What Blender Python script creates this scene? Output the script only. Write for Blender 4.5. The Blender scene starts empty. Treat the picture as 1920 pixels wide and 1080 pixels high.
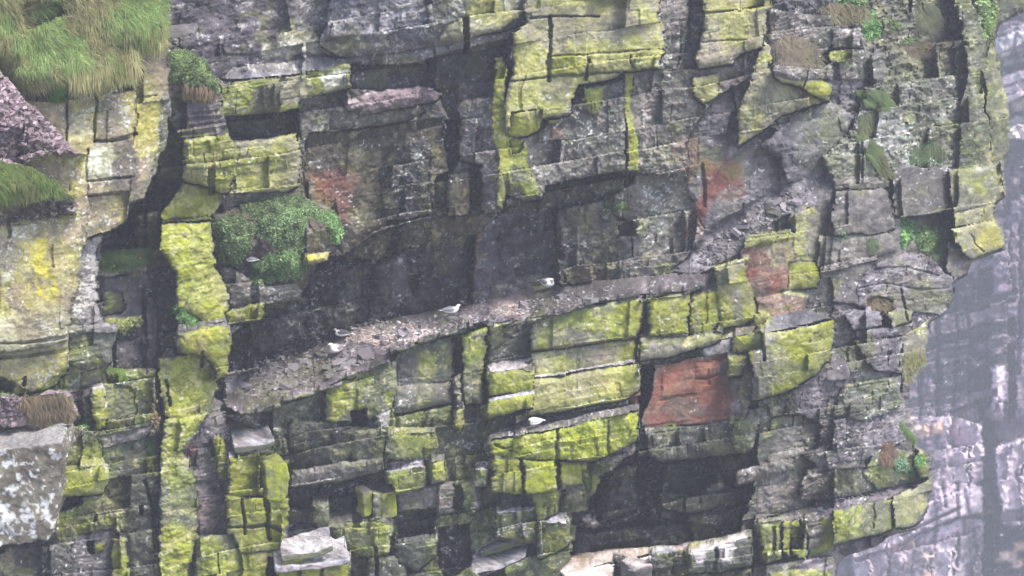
import bpy, math, random
import numpy as np
from mathutils import Vector, Matrix

# ------------------------------------------------------------------ camera, sky, sun, exposure
SC = bpy.context.scene
COL = SC.collection
PITCH = math.radians(15.0)
DIST = 90.0                      # metres from the lens to the middle of the cliff
PXM = 75.0                       # photo pixels per metre at that distance
FOC = DIST * PXM
TP = math.tan(PITCH)
FWD = np.array([0.0, math.cos(PITCH), -math.sin(PITCH)])
UP = np.array([0.0, math.sin(PITCH), math.cos(PITCH)])
RGT = np.array([1.0, 0.0, 0.0])
CAM = -FWD * DIST

cam_d = bpy.data.cameras.new("camera")
cam = bpy.data.objects.new("camera", cam_d)
COL.objects.link(cam)
cam.location = CAM.tolist()
cam.rotation_euler = (math.radians(90) - PITCH, 0, 0)
cam_d.sensor_width = 36.0
cam_d.lens = 36.0 * FOC / 1920.0
cam_d.clip_start = 1.0
cam_d.clip_end = 2000.0
SC.camera = cam

SUN_EL, SUN_AZ = math.radians(54), math.radians(136)   # azimuth measured from +Y clockwise: behind the camera, to the right
world = bpy.data.worlds.new("World")
SC.world = world
world.use_nodes = True
wn = world.node_tree.nodes
wl = world.node_tree.links
sky = wn.new("ShaderNodeTexSky")
sky.sky_type = 'NISHITA'
sky.sun_disc = False
sky.sun_elevation = SUN_EL
sky.sun_rotation = SUN_AZ
sky.air_density = 1.0
sky.dust_density = 1.6
sky.ozone_density = 1.0
wn["Background"].inputs[1].default_value = 0.14
wl.new(sky.outputs[0], wn["Background"].inputs[0])

sun_d = bpy.data.lights.new("sun", 'SUN')
sun_d.energy = 2.2
sun_d.angle = math.radians(24)
sun_d.color = (1.0, 0.93, 0.82)
sun = bpy.data.objects.new("sun", sun_d)
COL.objects.link(sun)
sdir = Vector((math.sin(SUN_AZ) * math.cos(SUN_EL), math.cos(SUN_AZ) * math.cos(SUN_EL), math.sin(SUN_EL)))
sun.rotation_euler = (-sdir).to_track_quat('-Z', 'Y').to_euler()

SC.view_settings.view_transform = 'Standard'
SC.view_settings.look = 'None'
SC.view_settings.exposure = 1.4
SC.view_settings.gamma = 1.0
SC.render.engine = 'CYCLES'
SC.cycles.max_bounces = 5
SC.cycles.diffuse_bounces = 3
SC.cycles.volume_bounces = 1
SC.cycles.use_denoising = True
try:
    SC.cycles.denoiser = 'OPENIMAGEDENOISE'
except Exception:
    pass
HAZE_DENSITY = 0.0008

# ------------------------------------------------------------------ small numeric helpers
def at(px, py, d):
    """point that stands d metres beyond the reference distance in the direction of a photo position"""
    px = np.asarray(px, float); py = np.asarray(py, float); d = np.asarray(d, float)
    k = (DIST + d)[..., None]
    return CAM + k * (FWD + RGT * ((px - 960.0) / FOC)[..., None] + UP * ((540.0 - py) / FOC)[..., None])

def hsh(a, b, s):
    a = a.astype(np.int64) if hasattr(a, 'astype') else np.int64(a)
    b = b.astype(np.int64) if hasattr(b, 'astype') else np.int64(b)
    h = (a * 374761393 + b * 668265263 + s * 1442695041) & 0x7FFFFFFF
    h = ((h ^ (h >> 13)) * 1274126177) & 0x7FFFFFFF
    h = ((h ^ (h >> 15)) * 668265263) & 0x7FFFFFFF
    return ((h ^ (h >> 14)) & 0xFFFFF) / float(0xFFFFF)

def vn(x, y, s):
    xi = np.floor(x); yi = np.floor(y)
    fx = x - xi; fy = y - yi
    fx = fx * fx * (3 - 2 * fx); fy = fy * fy * (3 - 2 * fy)
    xi = xi.astype(np.int64); yi = yi.astype(np.int64)
    a = hsh(xi, yi, s); b = hsh(xi + 1, yi, s); c = hsh(xi, yi + 1, s); d = hsh(xi + 1, yi + 1, s)
    return (a + (b - a) * fx) * (1 - fy) + (c + (d - c) * fx) * fy

def fbm(x, y, sc, octv, s, ax=1.0, gain=0.5):
    """0..1 noise, feature size sc pixels, ax stretches it along x"""
    t = 0.0; a = 1.0; tot = 0.0
    for k in range(octv):
        t = t + a * vn(x / (sc * ax) * 2 ** k + 17.3 * k, y / sc * 2 ** k + 9.1 * k, s + k * 7)
        tot += a; a *= gain
    return t / tot

def sstep(a, b, x):
    t = np.clip((x - a) / (b - a), 0, 1)
    return t * t * (3 - 2 * t)

def lin(c):
    c = np.asarray(c, float) / 255.0
    return np.where(c <= 0.04045, c / 12.92, ((c + 0.055) / 1.055) ** 2.4)

def poly_sd(x, y, pts):
    """signed distance (positive inside) of the positions to a polygon"""
    p = np.asarray(pts, float)
    q = np.roll(p, -1, axis=0)
    dmin = np.full(x.shape, 1e9)
    ins = np.zeros(x.shape, bool)
    for (x0, y0), (x1, y1) in zip(p, q):
        ex, ey = x1 - x0, y1 - y0
        L = ex * ex + ey * ey + 1e-9
        t = np.clip(((x - x0) * ex + (y - y0) * ey) / L, 0, 1)
        dx = x - x0 - t * ex; dy = y - y0 - t * ey
        dmin = np.minimum(dmin, dx * dx + dy * dy)
        if y0 != y1:
            c = ((y0 > y) != (y1 > y)) & (x < (x1 - x0) * (y - y0) / (y1 - y0) + x0)
            ins ^= c
    return np.where(ins, 1, -1) * np.sqrt(dmin)

def fracture(x, y, rh, cw, s, slope=0.16):
    """broken beds: rows of irregular height cut by irregular upright joints.
    returns (cell random, row random, position in row 0 bottom..1 top, row height px, edge distance px)"""
    v = -(y + slope * x)
    rng = np.random.RandomState(s)
    lo, hi = v.min() - 5 * rh, v.max() + 5 * rh
    n = int((hi - lo) / rh * 1.9) + 8
    br = lo + np.cumsum(rh * rng.uniform(0.35, 1.75, n))
    ri = np.clip(np.searchsorted(br, v) - 1, 0, n - 2)
    h = br[ri + 1] - br[ri]
    pos = (v - br[ri]) / h
    w = cw * (0.5 + 1.3 * hsh(ri, ri * 0, s + 3)) * np.clip(h / rh, 0.6, 1.4)
    u = x / w + 37.0 * hsh(ri, ri * 0 + 5, s + 4)
    c = np.floor(u); f = u - c
    j0 = 0.35 * (hsh(ri, c, s + 9) - 0.5); j1 = 0.35 * (hsh(ri, c + 1, s + 9) - 0.5)
    left = f < j0; right = f > 1 + j1
    c2 = np.where(left, c - 1, np.where(right, c + 1, c))
    r = hsh(ri, c2, s + 1)
    ed = np.minimum(np.minimum(np.abs(f - j0), np.abs(1 + j1 - f)) * w, np.minimum(pos, 1 - pos) * h)
    return r, hsh(ri, ri * 0 + 11, s + 6), pos, h, ed, (f - 0.5) * w, hsh(ri, c2, s + 21)

# ------------------------------------------------------------------ relief grid of the near cliff
def setup_grid(x0, x1, y0, y1, step, bx, bd):
    global STEP, gx, gy, X, Y, NX, NY, WX, WY, N_BIG, N_MID, N_SML, N_PAT, N_STR, N_LAY, N_SPK, BASE, DEP, RGB, AMPB, AMPL, AMPN, REG, CRACKS
    STEP = step
    gx = np.arange(x0, x1 + step, step); gy = np.arange(y0, y1 + step, step)
    X, Y = np.meshgrid(gx, gy); NY, NX = X.shape
    WX = (fbm(X, Y, 34, 3, 11) - 0.5) * 9 + (fbm(X, Y, 7, 2, 12) - 0.5) * 3.5
    WY = (fbm(X, Y, 34, 3, 21) - 0.5) * 7 + (fbm(X, Y, 7, 2, 22) - 0.5) * 2.5
    global SX, SY
    SX = (fbm(X, Y, 90, 2, 13) - 0.5) * 16 + (fbm(X, Y, 12, 2, 14) - 0.5) * 2.5
    SY = (fbm(X, Y, 110, 2, 23) - 0.5) * 16 + (fbm(X, Y, 14, 2, 24) - 0.5) * 1.8
    r, q = fracture(X + SX, Y + SY, 11, 18, 31)[:2]
    WX += (r - 0.5) * 5; WY += (q - 0.5) * 2
    N_BIG = fbm(X, Y, 120, 4, 41)
    N_MID = fbm(X, Y, 38, 4, 51, 1.3)
    N_SML = fbm(X, Y, 9, 3, 61)
    N_PAT = fbm(X + WX * 2, Y + WY * 2, 55, 5, 71, gain=0.6)
    N_STR = fbm(X + WX, Y * 0.16, 10, 3, 81)                       # runs down the face
    N_LAY = fbm(X + SX, Y + 0.16 * X + SY, 7, 3, 91, 12.0)          # bedding
    global N_GRN
    N_GRN = vn(X / 2.6, Y / 2.2, 103) * .5 + vn(X / 5.2, Y / 3.6, 104) * .5
    N_SPK = vn(X / 3.1, Y / 3.1, 101) * 0.6 + vn(X / 6.3, Y / 5.7, 102) * 0.4
    BASE = np.interp(X, bx, bd); DEP = BASE.copy()
    RGB = np.zeros((NY, NX, 3))
    AMPB = np.full((NY, NX), 0.10)     # joints and blocks
    AMPL = np.full((NY, NX), 0.05)     # laminae
    AMPN = np.full((NY, NX), 0.06)     # roughness
    REG = np.zeros((NY, NX), np.int32)
    CRACKS = []

setup_grid(-300, 2020, -90, 1170, 1.45,
           [-300, 150, 300, 420, 600, 800, 960, 1200, 1450, 1600, 1750, 1900, 2020],
           [-8.5, -5.4, -4.2, -3.0, -1.6, -0.7, 0.0, 1.2, 3.2, 6.0, 11.0, 17.0, 22.0])

# albedo classes: main, second (mid noise), patch (large noise), patch threshold, pale speck amount, (block, lamina, rough) amplitudes
CLS = {
    'g1':  ((140, 144, 60), (122, 126, 56), (136, 136, 88), 0.56, 0.03, (0.10, 0.012, 0.045)),
    'g1b': ((150, 157, 54), (134, 142, 52), (142, 146, 74), 0.60, 0.02, (0.07, 0.01, 0.04)),
    'g2':  ((114, 122, 66), (128, 134, 60), (106, 108, 88), 0.50, 0.06, (0.12, 0.02, 0.06)),
    'g2d': ((84, 92, 66), (104, 112, 62), (86, 88, 84), 0.48, 0.10, (0.13, 0.025, 0.06)),
    'g2l': ((132, 132, 98), (146, 146, 88), (126, 122, 116), 0.50, 0.12, (0.08, 0.015, 0.05)),
    'yg':  ((154, 152, 104), (146, 147, 86), (138, 134, 116), 0.52, 0.03, (0.10, 0.02, 0.05)),
    'och': ((150, 142, 98), (146, 142, 84), (136, 124, 108), 0.52, 0.20, (0.02, 0.008, 0.045)),
    'yel': ((166, 158, 68), (152, 146, 74), (142, 134, 98), 0.6, 0.10, (0.02, 0.01, 0.05)),
    'gr':  ((110, 107, 103), (96, 96, 90), (120, 114, 112), 0.53, 0.14, (0.12, 0.022, 0.09)),
    'grl': ((110, 108, 115), (130, 128, 127), (94, 94, 102), 0.53, 0.18, (0.10, 0.03, 0.09)),
    'gr2': ((106, 102, 100), (92, 89, 89), (116, 113, 106), 0.53, 0.12, (0.05, 0.012, 0.05)),
    'lil': ((112, 106, 113), (94, 89, 96), (124, 119, 123), 0.53, 0.14, (0.12, 0.03, 0.09)),
    'dk':  ((55, 53, 58), (69, 66, 70), (63, 61, 57), 0.53, 0.10, (0.10, 0.012, 0.28)),  # dark bare rock, colour also carries the shade of caves and hollows
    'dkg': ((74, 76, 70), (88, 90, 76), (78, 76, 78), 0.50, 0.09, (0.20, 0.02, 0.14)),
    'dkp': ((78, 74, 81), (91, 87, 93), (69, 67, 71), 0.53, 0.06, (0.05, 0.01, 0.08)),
    'pu':  ((102, 99, 104), (88, 86, 90), (114, 110, 114), 0.53, 0.08, (0.07, 0.02, 0.06)),
    'dkst':((84, 79, 86), (98, 92, 95), (104, 106, 72), 0.56, 0.06, (0.12, 0.12, 0.08)),
    'wd':  ((88, 82, 70), (78, 74, 69), (96, 90, 68), 0.53, 0.05, (0.06, 0.012, 0.07)),
    'wdg': ((104, 102, 91), (95, 94, 94), (114, 112, 89), 0.53, 0.10, (0.14, 0.03, 0.12)),
    'rd':  ((118, 76, 66), (102, 76, 70), (108, 92, 86), 0.56, 0.03, (0.05, 0.01, 0.04)),
    'rdb': ((124, 96, 84), (112, 94, 86), (122, 106, 96), 0.5, 0.06, (0.06, 0.012, 0.06)),
    'pk':  ((142, 126, 130), (154, 138, 142), (124, 112, 116), 0.55, 0.10, (0.10, 0.05, 0.08)),
    'scr': ((124, 108, 112), (140, 124, 128), (108, 96, 98), 0.5, 0.16, (0.10, 0.03, 0.13)),
    'gu':  ((172, 168, 177), (140, 137, 145), (184, 176, 178), 0.5, 0.25, (0.06, 0.04, 0.06)),
    'gup': ((186, 166, 156), (164, 148, 146), (200, 190, 186), 0.5, 0.25, (0.08, 0.03, 0.10)),
    'lc':  ((168, 168, 152), (186, 188, 174), (138, 138, 110), 0.52, 0.30, (0.04, 0.02, 0.05)),
    'lcw': ((112, 112, 106), (138, 140, 134), (94, 100, 80), 0.46, 0.22, (0.14, 0.03, 0.10)),
    'lg':  ((148, 144, 144), (130, 128, 128), (160, 158, 154), 0.55, 0.18, (0.03, 0.02, 0.06)),
    'led': ((96, 89, 95), (116, 107, 114), (86, 82, 80), 0.52, 0.12, (0.06, 0.015, 0.08)),
    'moss':((60, 74, 42), (70, 84, 46), (80, 78, 52), 0.6, 0.0, (0.02, 0.0, 0.12)),
    'grs': ((94, 100, 58), (82, 90, 52), (110, 106, 70), 0.55, 0.0, (0.02, 0.0, 0.12)),
    'soil':((78, 68, 65), (64, 58, 59), (90, 80, 74), 0.55, 0.06, (0.04, 0.01, 0.13)),
    'brn': ((110, 94, 80), (98, 86, 75), (122, 108, 88), 0.55, 0.0, (0.04, 0.01, 0.12)),
    'bldr':((104, 98, 88), (88, 82, 74), (124, 120, 104), 0.5, 0.42, (0.0, 0.0, 0.0)),
    'nst': ((220,180,156), (206,172,158), (226,200,188), 0.5, 0.0, (0.2, 0.02, 0.2)),
    'fl':  ((112, 101, 116), (90, 82, 99), (128, 116, 126), 0.5, 0.05, (0.25, 0.06, 0.2)),
    'fp':  ((196, 178, 192), (166, 150, 164), (208, 192, 200), 0.5, 0.05, (0.30, 0.04, 0.15)),
    'fd':  ((40, 39, 50), (50, 48, 60), (48, 48, 54), 0.5, 0.02, (0.2, 0.02, 0.2)),
    'fg':  ((64, 68, 73), (54, 56, 64), (72, 70, 77), 0.5, 0.02, (0.2, 0.02, 0.2)),
}
CLS = {k: (lin(v[0]), lin(v[1]), lin(v[2])) + v[3:] for k, v in CLS.items()}
PALE = lin((196, 194, 196))

def class_rgb(m, sl):
    A, B, C, t, sp, amp = CLS[m]
    n = N_MID[sl] * 0.6 + N_LAY[sl] * 0.08 + N_STR[sl] * 0.32
    k = sstep(0.40, 0.62, n)[..., None]
    c = A * (1 - k) + B * k
    k2 = (sstep(t - 0.035, t + 0.05, N_PAT[sl]) * 0.85)[..., None]
    c = c * (1 - k2) + C * k2
    if sp:
        th = 0.86 - sp * 0.75
        k3 = (sstep(th, th + 0.10, N_SPK[sl] + (N_MID[sl] - 0.5) * 0.5) * 0.75)[..., None]
        c = c * (1 - k3) + PALE * k3
    v = 0.78 + 0.44 * (0.35 * N_SML[sl] + 0.12 * N_LAY[sl] + 0.33 * N_STR[sl] + 0.2 * N_BIG[sl])
    if m[0] in 'dwplfs' or m[:2] == 'gr':
        v = v * (0.66 + 0.68 * (0.55 * N_GRN[sl] + 0.45 * N_SML[sl]))
    else:
        v = v * (0.86 + 0.28 * N_GRN[sl])
    return c * v[..., None]

def box_of(pts, pad=24):
    p = np.asarray(pts, float)
    j0 = max(0, int((p[:, 0].min() - pad - gx[0]) / STEP)); j1 = min(NX, int((p[:, 0].max() + pad - gx[0]) / STEP) + 2)
    i0 = max(0, int((p[:, 1].min() - pad - gy[0]) / STEP)); i1 = min(NY, int((p[:, 1].max() + pad - gy[0]) / STEP) + 2)
    return slice(i0, i1), slice(j0, j1)

RELIEF = 1.6
REGIONS = []          # (section, part name, label)
def region(section, part, label=None):
    REGIONS.append((section, part, label)); return len(REGIONS) - 1

def D(off, m, pts, part=None, sec=None, label=None, gxs=0.0, gv=None, bev=0.16, bw=5.0, jag=1.0, dome=0.0, amp=None, top=None, tm=None, side=None):
    """a body of rock that stands off metres in front of the base, inside an outline"""
    off = off * (RELIEF if off > 0 else 1 + (RELIEF - 1) * .4)
    sl = box_of(pts)
    x = X[sl]; y = Y[sl]
    sd = poly_sd(x + WX[sl] * jag, y + WY[sl] * jag, pts)
    ins = sd > 0
    p = np.asarray(pts, float)
    cx, cy = p[:, 0].mean(), p[:, 1].mean()
    hgt = np.ptp(p[:, 1])
    if gv is None:
        gv = -0.24 if hgt < 160 else -0.12
    if part == 'rock_block' and gxs == 0.0: gxs = (hsh(np.array(int(cx)), np.array(int(cy)), 31) - .42) * .7
    d = BASE[sl] - off + gxs * (x - cx) / PXM + gv * (cy - y) / PXM + bev * np.exp(-np.maximum(sd, 0) / bw)
    if dome:
        d = d - dome * (sstep(0, 45, sd) - 0.5)
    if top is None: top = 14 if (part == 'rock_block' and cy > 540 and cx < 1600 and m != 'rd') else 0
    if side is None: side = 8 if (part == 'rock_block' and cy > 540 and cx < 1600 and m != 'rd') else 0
    DQ = DEP[sl].copy(); RQ = RGB[sl].copy()
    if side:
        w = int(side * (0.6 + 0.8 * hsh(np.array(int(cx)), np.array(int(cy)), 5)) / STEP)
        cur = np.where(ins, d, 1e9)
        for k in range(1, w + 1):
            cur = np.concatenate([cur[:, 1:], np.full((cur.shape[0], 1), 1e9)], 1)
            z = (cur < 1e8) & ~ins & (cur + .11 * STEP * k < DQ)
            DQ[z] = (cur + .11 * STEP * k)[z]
            RQ[z] = class_rgb('g2d' if m[0] in 'gy' and m not in ('gr', 'gr2', 'gu') else m, sl)[z]  # left sides take the darker green, painting in their shade
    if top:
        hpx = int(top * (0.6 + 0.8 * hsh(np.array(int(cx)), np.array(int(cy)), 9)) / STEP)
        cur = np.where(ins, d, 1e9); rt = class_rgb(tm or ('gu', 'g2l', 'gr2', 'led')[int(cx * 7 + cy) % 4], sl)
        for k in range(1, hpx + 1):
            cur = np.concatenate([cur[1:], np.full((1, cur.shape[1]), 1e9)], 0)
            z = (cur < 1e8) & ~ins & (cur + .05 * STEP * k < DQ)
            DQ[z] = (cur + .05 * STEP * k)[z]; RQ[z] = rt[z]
    if part in ('rock_block', 'ledge', 'overhang', 'buttress', 'rock_slab'):          # undercut below its foot
        w = max(2, int(5 / STEP)); cur = ins.copy()
        for k in range(1, w + 1):
            cur = np.concatenate([np.zeros((1, cur.shape[1]), bool), cur[:-1]], 0)
            DQ += np.where(cur & ~ins, .16 * (1 - (k - 1) / w), 0)
    DEP[sl] = np.where(ins, d, DQ)
    kk = sstep(-2.5, 2.5, sd + ((N_PAT[sl] - .5) * 20 + (N_SML[sl] - .5) * 9) * (0.35 if m in ('dk', 'grs', 'soil', 'moss') else 1.0))
    if not top and not side: kk = np.maximum(kk, 0)
    kk = np.where(sd > 10, 1, np.where(sd < -10, 0, kk))[..., None]
    RGB[sl] = RQ * (1 - kk) + class_rgb(m, sl) * kk
    a = CLS[m][5] if amp is None else amp
    for arr, v in ((AMPB, a[0]), (AMPL, a[1] * (.35 if amp is not None else 1)), (AMPN, a[2])):
        arr[sl] = np.where(ins, v, arr[sl])
    if part:
        s = sec or ('rock_buttress' if cx < 235 else 'rock_pillar' if cx < 440 else 'headland' if cx > 1440 else 'cliff')
        REG[sl] = np.where(ins, region(s, part, label), REG[sl])

def C(m, pts, a=1.0, f=9.0, nz=16.0):
    """a stain or growth on the surface: colour only, ragged edge"""
    sl = box_of(pts)
    sd = poly_sd(X[sl] + WX[sl], Y[sl] + WY[sl], pts)
    k = sstep(-f * 0.5, f * 0.5, sd + (N_PAT[sl] - 0.5) * nz * 2 + (N_SML[sl] - 0.5) * nz * 0.6)
    k = (k * (sd > -nz) * a)[..., None]
    RGB[sl] = RGB[sl] * (1 - k) + class_rgb(m, sl) * k

def T(m, pts, part='ledge', sec=None, label=None, jag=0.8, amp=None):
    """the level top of a ledge: runs back from the edge in front to the wall behind"""
    sl = box_of(pts)
    sd = poly_sd(X[sl] + WX[sl] * jag, Y[sl] + WY[sl] * jag, pts)
    ins = sd > 0
    d = DEP[sl].copy()
    H, W = d.shape
    for j in range(W):
        c = ins[:, j]
        if not c.any():
            continue
        e = np.diff(np.concatenate(([0], c.astype(np.int8), [0])))
        for a, b in zip(np.nonzero(e == 1)[0], np.nonzero(e == -1)[0]):
            back = DEP[sl][max(a - 3, 0), j]; front = DEP[sl][min(b + 2, H - 1), j]
            n = b - a
            back = min(max(back, front + 0.02 * n), front + 0.085 * n)
            d[a:b, j] = back + (front - back) * (np.arange(n) + 0.5) / n
    for _ in range(6):
        e = np.pad(d, ((0, 0), (3, 3)), mode='edge')
        sm = (e[:, 0:-6] + e[:, 1:-5] + e[:, 2:-4] + e[:, 3:-3] + e[:, 4:-2] + e[:, 5:-1] + e[:, 6:]) / 7
        d = np.where(ins, sm, d)
    DEP[sl] = np.where(ins, d, DEP[sl])
    RGB[sl] = np.where(ins[..., None], class_rgb(m, sl), RGB[sl])
    a = (0.02, 0.03, 0.11) if amp is None else amp
    for arr, v in ((AMPB, a[0]), (AMPL, a[1]), (AMPN, a[2])):
        arr[sl] = np.where(ins, v, arr[sl])
    if part:
        cx = np.mean([q[0] for q in pts])
        s = sec or ('rock_buttress' if cx < 235 else 'rock_pillar' if cx < 440 else 'headland' if cx > 1440 else 'cliff')
        REG[sl] = np.where(ins, region(s, part, label), REG[sl])

def K(pts, w=2.5, dep=0.35):
    CRACKS.append((pts, w, dep))

def cut_cracks():
    for pts, w, dep in CRACKS:
        sl = box_of(pts, 14)
        x = X[sl] + WX[sl] * 0.7; y = Y[sl] + WY[sl] * 0.7
        dm = np.full(x.shape, 1e9)
        for (x0, y0), (x1, y1) in zip(pts[:-1], pts[1:]):
            ex, ey = x1 - x0, y1 - y0
            t = np.clip(((x - x0) * ex + (y - y0) * ey) / (ex * ex + ey * ey + 1e-9), 0, 1)
            dm = np.minimum(dm, np.hypot(x - x0 - t * ex, y - y0 - t * ey))
        ww = w * (0.5 + N_MID[sl])
        DEP[sl] += dep * (1 - sstep(ww * 0.4, ww * 1.3, dm))

# base sections
region('rock_buttress', 'rock_face'); region('rock_pillar', 'rock_face'); region('cliff', 'rock_face'); region('headland', 'rock_face')
xw = X + WX
REG[:] = np.where(xw < 235, 0, np.where(xw < 430, 1, np.where(xw < 1440, 2, 3)))
RGB[:] = class_rgb('gr', (slice(None), slice(None)))
# ------------------------------------------------------------------ the relief, back to front
# --- middle of the cliff: upper dark walls
D(-0.2, 'gr', [(300,-110),(1460,-110),(1460,560),(1200,640),(430,760),(300,700)])
D(-0.3, 'dkp', [(300,-110),(620,-110),(618,40),(600,92),(640,112),(520,145),(450,155),(400,150),(350,100),(300,70)], 'rock_wall', label='smooth dark slate rock wall')
D(0.5, 'grl', [(608,-110),(995,-110),(995,40),(935,58),(850,82),(760,94),(690,112),(640,108),(600,84),(618,20)], 'overhang', dome=0.3)
D(0.7, 'yg', [(860,-110),(998,-110),(985,20),(938,55),(880,72),(820,78),(840,50),(870,30)])
C('lc', [(930,-20),(990,-20),(990,30),(940,15)])
C('lc', [(480,80),(530,70),(560,20),(580,60),(620,90),(700,85),(740,78),(690,108),(610,104),(560,100),(490,112)], a=.85, nz=20)
C('grl', [(540,-20),(620,-20),(620,60),(590,40),(560,50)], a=.7)
D(0.2, 'gr', [(640,108),(760,94),(850,80),(940,60),(965,50),(965,110),(870,120),(820,150),(740,130),(660,124)])
C('grl', [(640,98),(800,82),(850,74),(835,110),(700,108)], a=.8)
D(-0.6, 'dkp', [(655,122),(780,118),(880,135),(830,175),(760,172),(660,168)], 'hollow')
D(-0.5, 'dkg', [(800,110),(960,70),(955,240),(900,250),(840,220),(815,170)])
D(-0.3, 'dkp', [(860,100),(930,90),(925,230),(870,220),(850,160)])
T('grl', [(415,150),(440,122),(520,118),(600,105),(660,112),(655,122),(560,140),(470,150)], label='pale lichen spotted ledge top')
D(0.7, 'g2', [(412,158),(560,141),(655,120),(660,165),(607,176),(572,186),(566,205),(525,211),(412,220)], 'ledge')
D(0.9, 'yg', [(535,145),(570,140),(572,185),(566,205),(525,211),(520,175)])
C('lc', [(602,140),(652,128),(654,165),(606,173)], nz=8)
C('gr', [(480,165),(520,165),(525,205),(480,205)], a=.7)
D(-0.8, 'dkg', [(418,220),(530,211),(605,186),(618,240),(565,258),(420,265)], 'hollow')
D(0.0, 'gr', [(560,185),(660,168),(665,230),(720,250),(700,300),(600,330),(565,330),(562,260)])
C('lc', [(586,205),(612,205),(615,255),(595,255)], nz=10, a=.8)
D(0.5, 'yg', [(437,268),(520,254),(558,250),(562,300),(560,348),(540,362),(430,374),(425,330)], 'rock_block', label='yellow green lichen covered rock block')
C('g1', [(437,290),(540,270),(545,350),(435,368)], a=.6)
D(-0.7, 'wd', [(578,250),(720,236),(830,220),(838,300),(820,405),(720,425),(640,480),(600,430),(566,345)], 'rock_wall', label='brown rock wall with a rusty red stain')
D(0.3, 'pk', [(640,190),(700,172),(790,163),(832,178),(810,192),(740,203),(690,214),(652,208)], 'rock_slab', label='pinkish layered slab under the overhang')
D(0.0, 'gr', [(620,205),(690,214),(790,196),(800,210),(760,228),(670,243),(620,240)], 'rock_slab')
C('rd', [(578,330),(600,315),(665,312),(662,372),(652,425),(618,392),(585,362)], nz=20, f=10, a=1.0)
C('rd', [(720,296),(760,288),(800,285),(800,305),(740,315)], a=.7)
C('yg', [(650,390),(705,382),(700,420),(655,455)], a=.25)
D(-0.3, 'dkg', [(712,325),(738,268),(800,255),(832,300),(822,395),(770,412),(722,415)], 'buttress')
D(-0.5, 'wd', [(800,320),(830,250),(870,260),(945,230),(948,395),(890,432),(815,425)])
D(-1.6, 'dkp', [(834,225),(862,225),(862,305),(846,330),(838,300)])
D(-1.2, 'dkg', [(818,330),(846,322),(836,425),(810,425)])
D(-0.1, 'wd', [(842,328),(882,325),(880,430),(836,430)])
D(-1.0, 'dkg', [(882,310),(902,305),(898,415),(878,415)])
D(0.25, 'gr', [(862,190),(938,180),(938,400),(903,415),(905,310),(866,300)], 'buttress', gxs=-0.5)
C('pk', [(905,250),(936,240),(934,380),(915,390)], a=.35)
# --- dark cave walls behind the nesting ledge
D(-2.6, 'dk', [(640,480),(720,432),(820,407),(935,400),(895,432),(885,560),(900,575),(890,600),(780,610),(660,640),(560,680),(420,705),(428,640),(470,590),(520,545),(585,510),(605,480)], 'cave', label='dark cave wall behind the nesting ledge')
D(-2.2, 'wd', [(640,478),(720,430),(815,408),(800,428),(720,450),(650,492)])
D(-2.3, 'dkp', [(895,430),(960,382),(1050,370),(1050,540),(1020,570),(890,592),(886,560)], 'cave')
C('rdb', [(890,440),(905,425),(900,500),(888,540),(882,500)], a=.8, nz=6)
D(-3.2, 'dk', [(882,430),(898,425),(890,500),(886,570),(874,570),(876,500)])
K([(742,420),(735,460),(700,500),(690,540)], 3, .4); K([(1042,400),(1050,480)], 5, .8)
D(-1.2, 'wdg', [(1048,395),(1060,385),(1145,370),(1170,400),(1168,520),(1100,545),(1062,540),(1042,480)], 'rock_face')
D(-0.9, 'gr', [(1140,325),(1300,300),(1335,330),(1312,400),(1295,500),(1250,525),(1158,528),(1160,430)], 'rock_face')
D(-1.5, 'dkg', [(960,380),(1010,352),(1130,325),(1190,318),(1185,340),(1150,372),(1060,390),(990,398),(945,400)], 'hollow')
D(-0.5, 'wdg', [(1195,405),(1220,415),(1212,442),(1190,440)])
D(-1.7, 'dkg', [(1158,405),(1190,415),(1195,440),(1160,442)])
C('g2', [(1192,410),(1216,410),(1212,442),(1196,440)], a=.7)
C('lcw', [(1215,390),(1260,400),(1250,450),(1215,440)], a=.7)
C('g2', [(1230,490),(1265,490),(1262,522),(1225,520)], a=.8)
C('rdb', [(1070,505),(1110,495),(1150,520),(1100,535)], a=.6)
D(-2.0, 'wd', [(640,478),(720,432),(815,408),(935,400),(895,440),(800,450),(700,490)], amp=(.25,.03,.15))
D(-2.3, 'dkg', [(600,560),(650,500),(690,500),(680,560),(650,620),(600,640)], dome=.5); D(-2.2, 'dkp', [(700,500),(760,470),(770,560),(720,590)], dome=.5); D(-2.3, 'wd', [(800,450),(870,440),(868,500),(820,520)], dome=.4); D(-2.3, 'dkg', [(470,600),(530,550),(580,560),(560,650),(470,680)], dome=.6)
D(-2.0, 'dkp', [(930,440),(990,400),(1010,450),(980,520),(940,520)], dome=.5)
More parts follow.
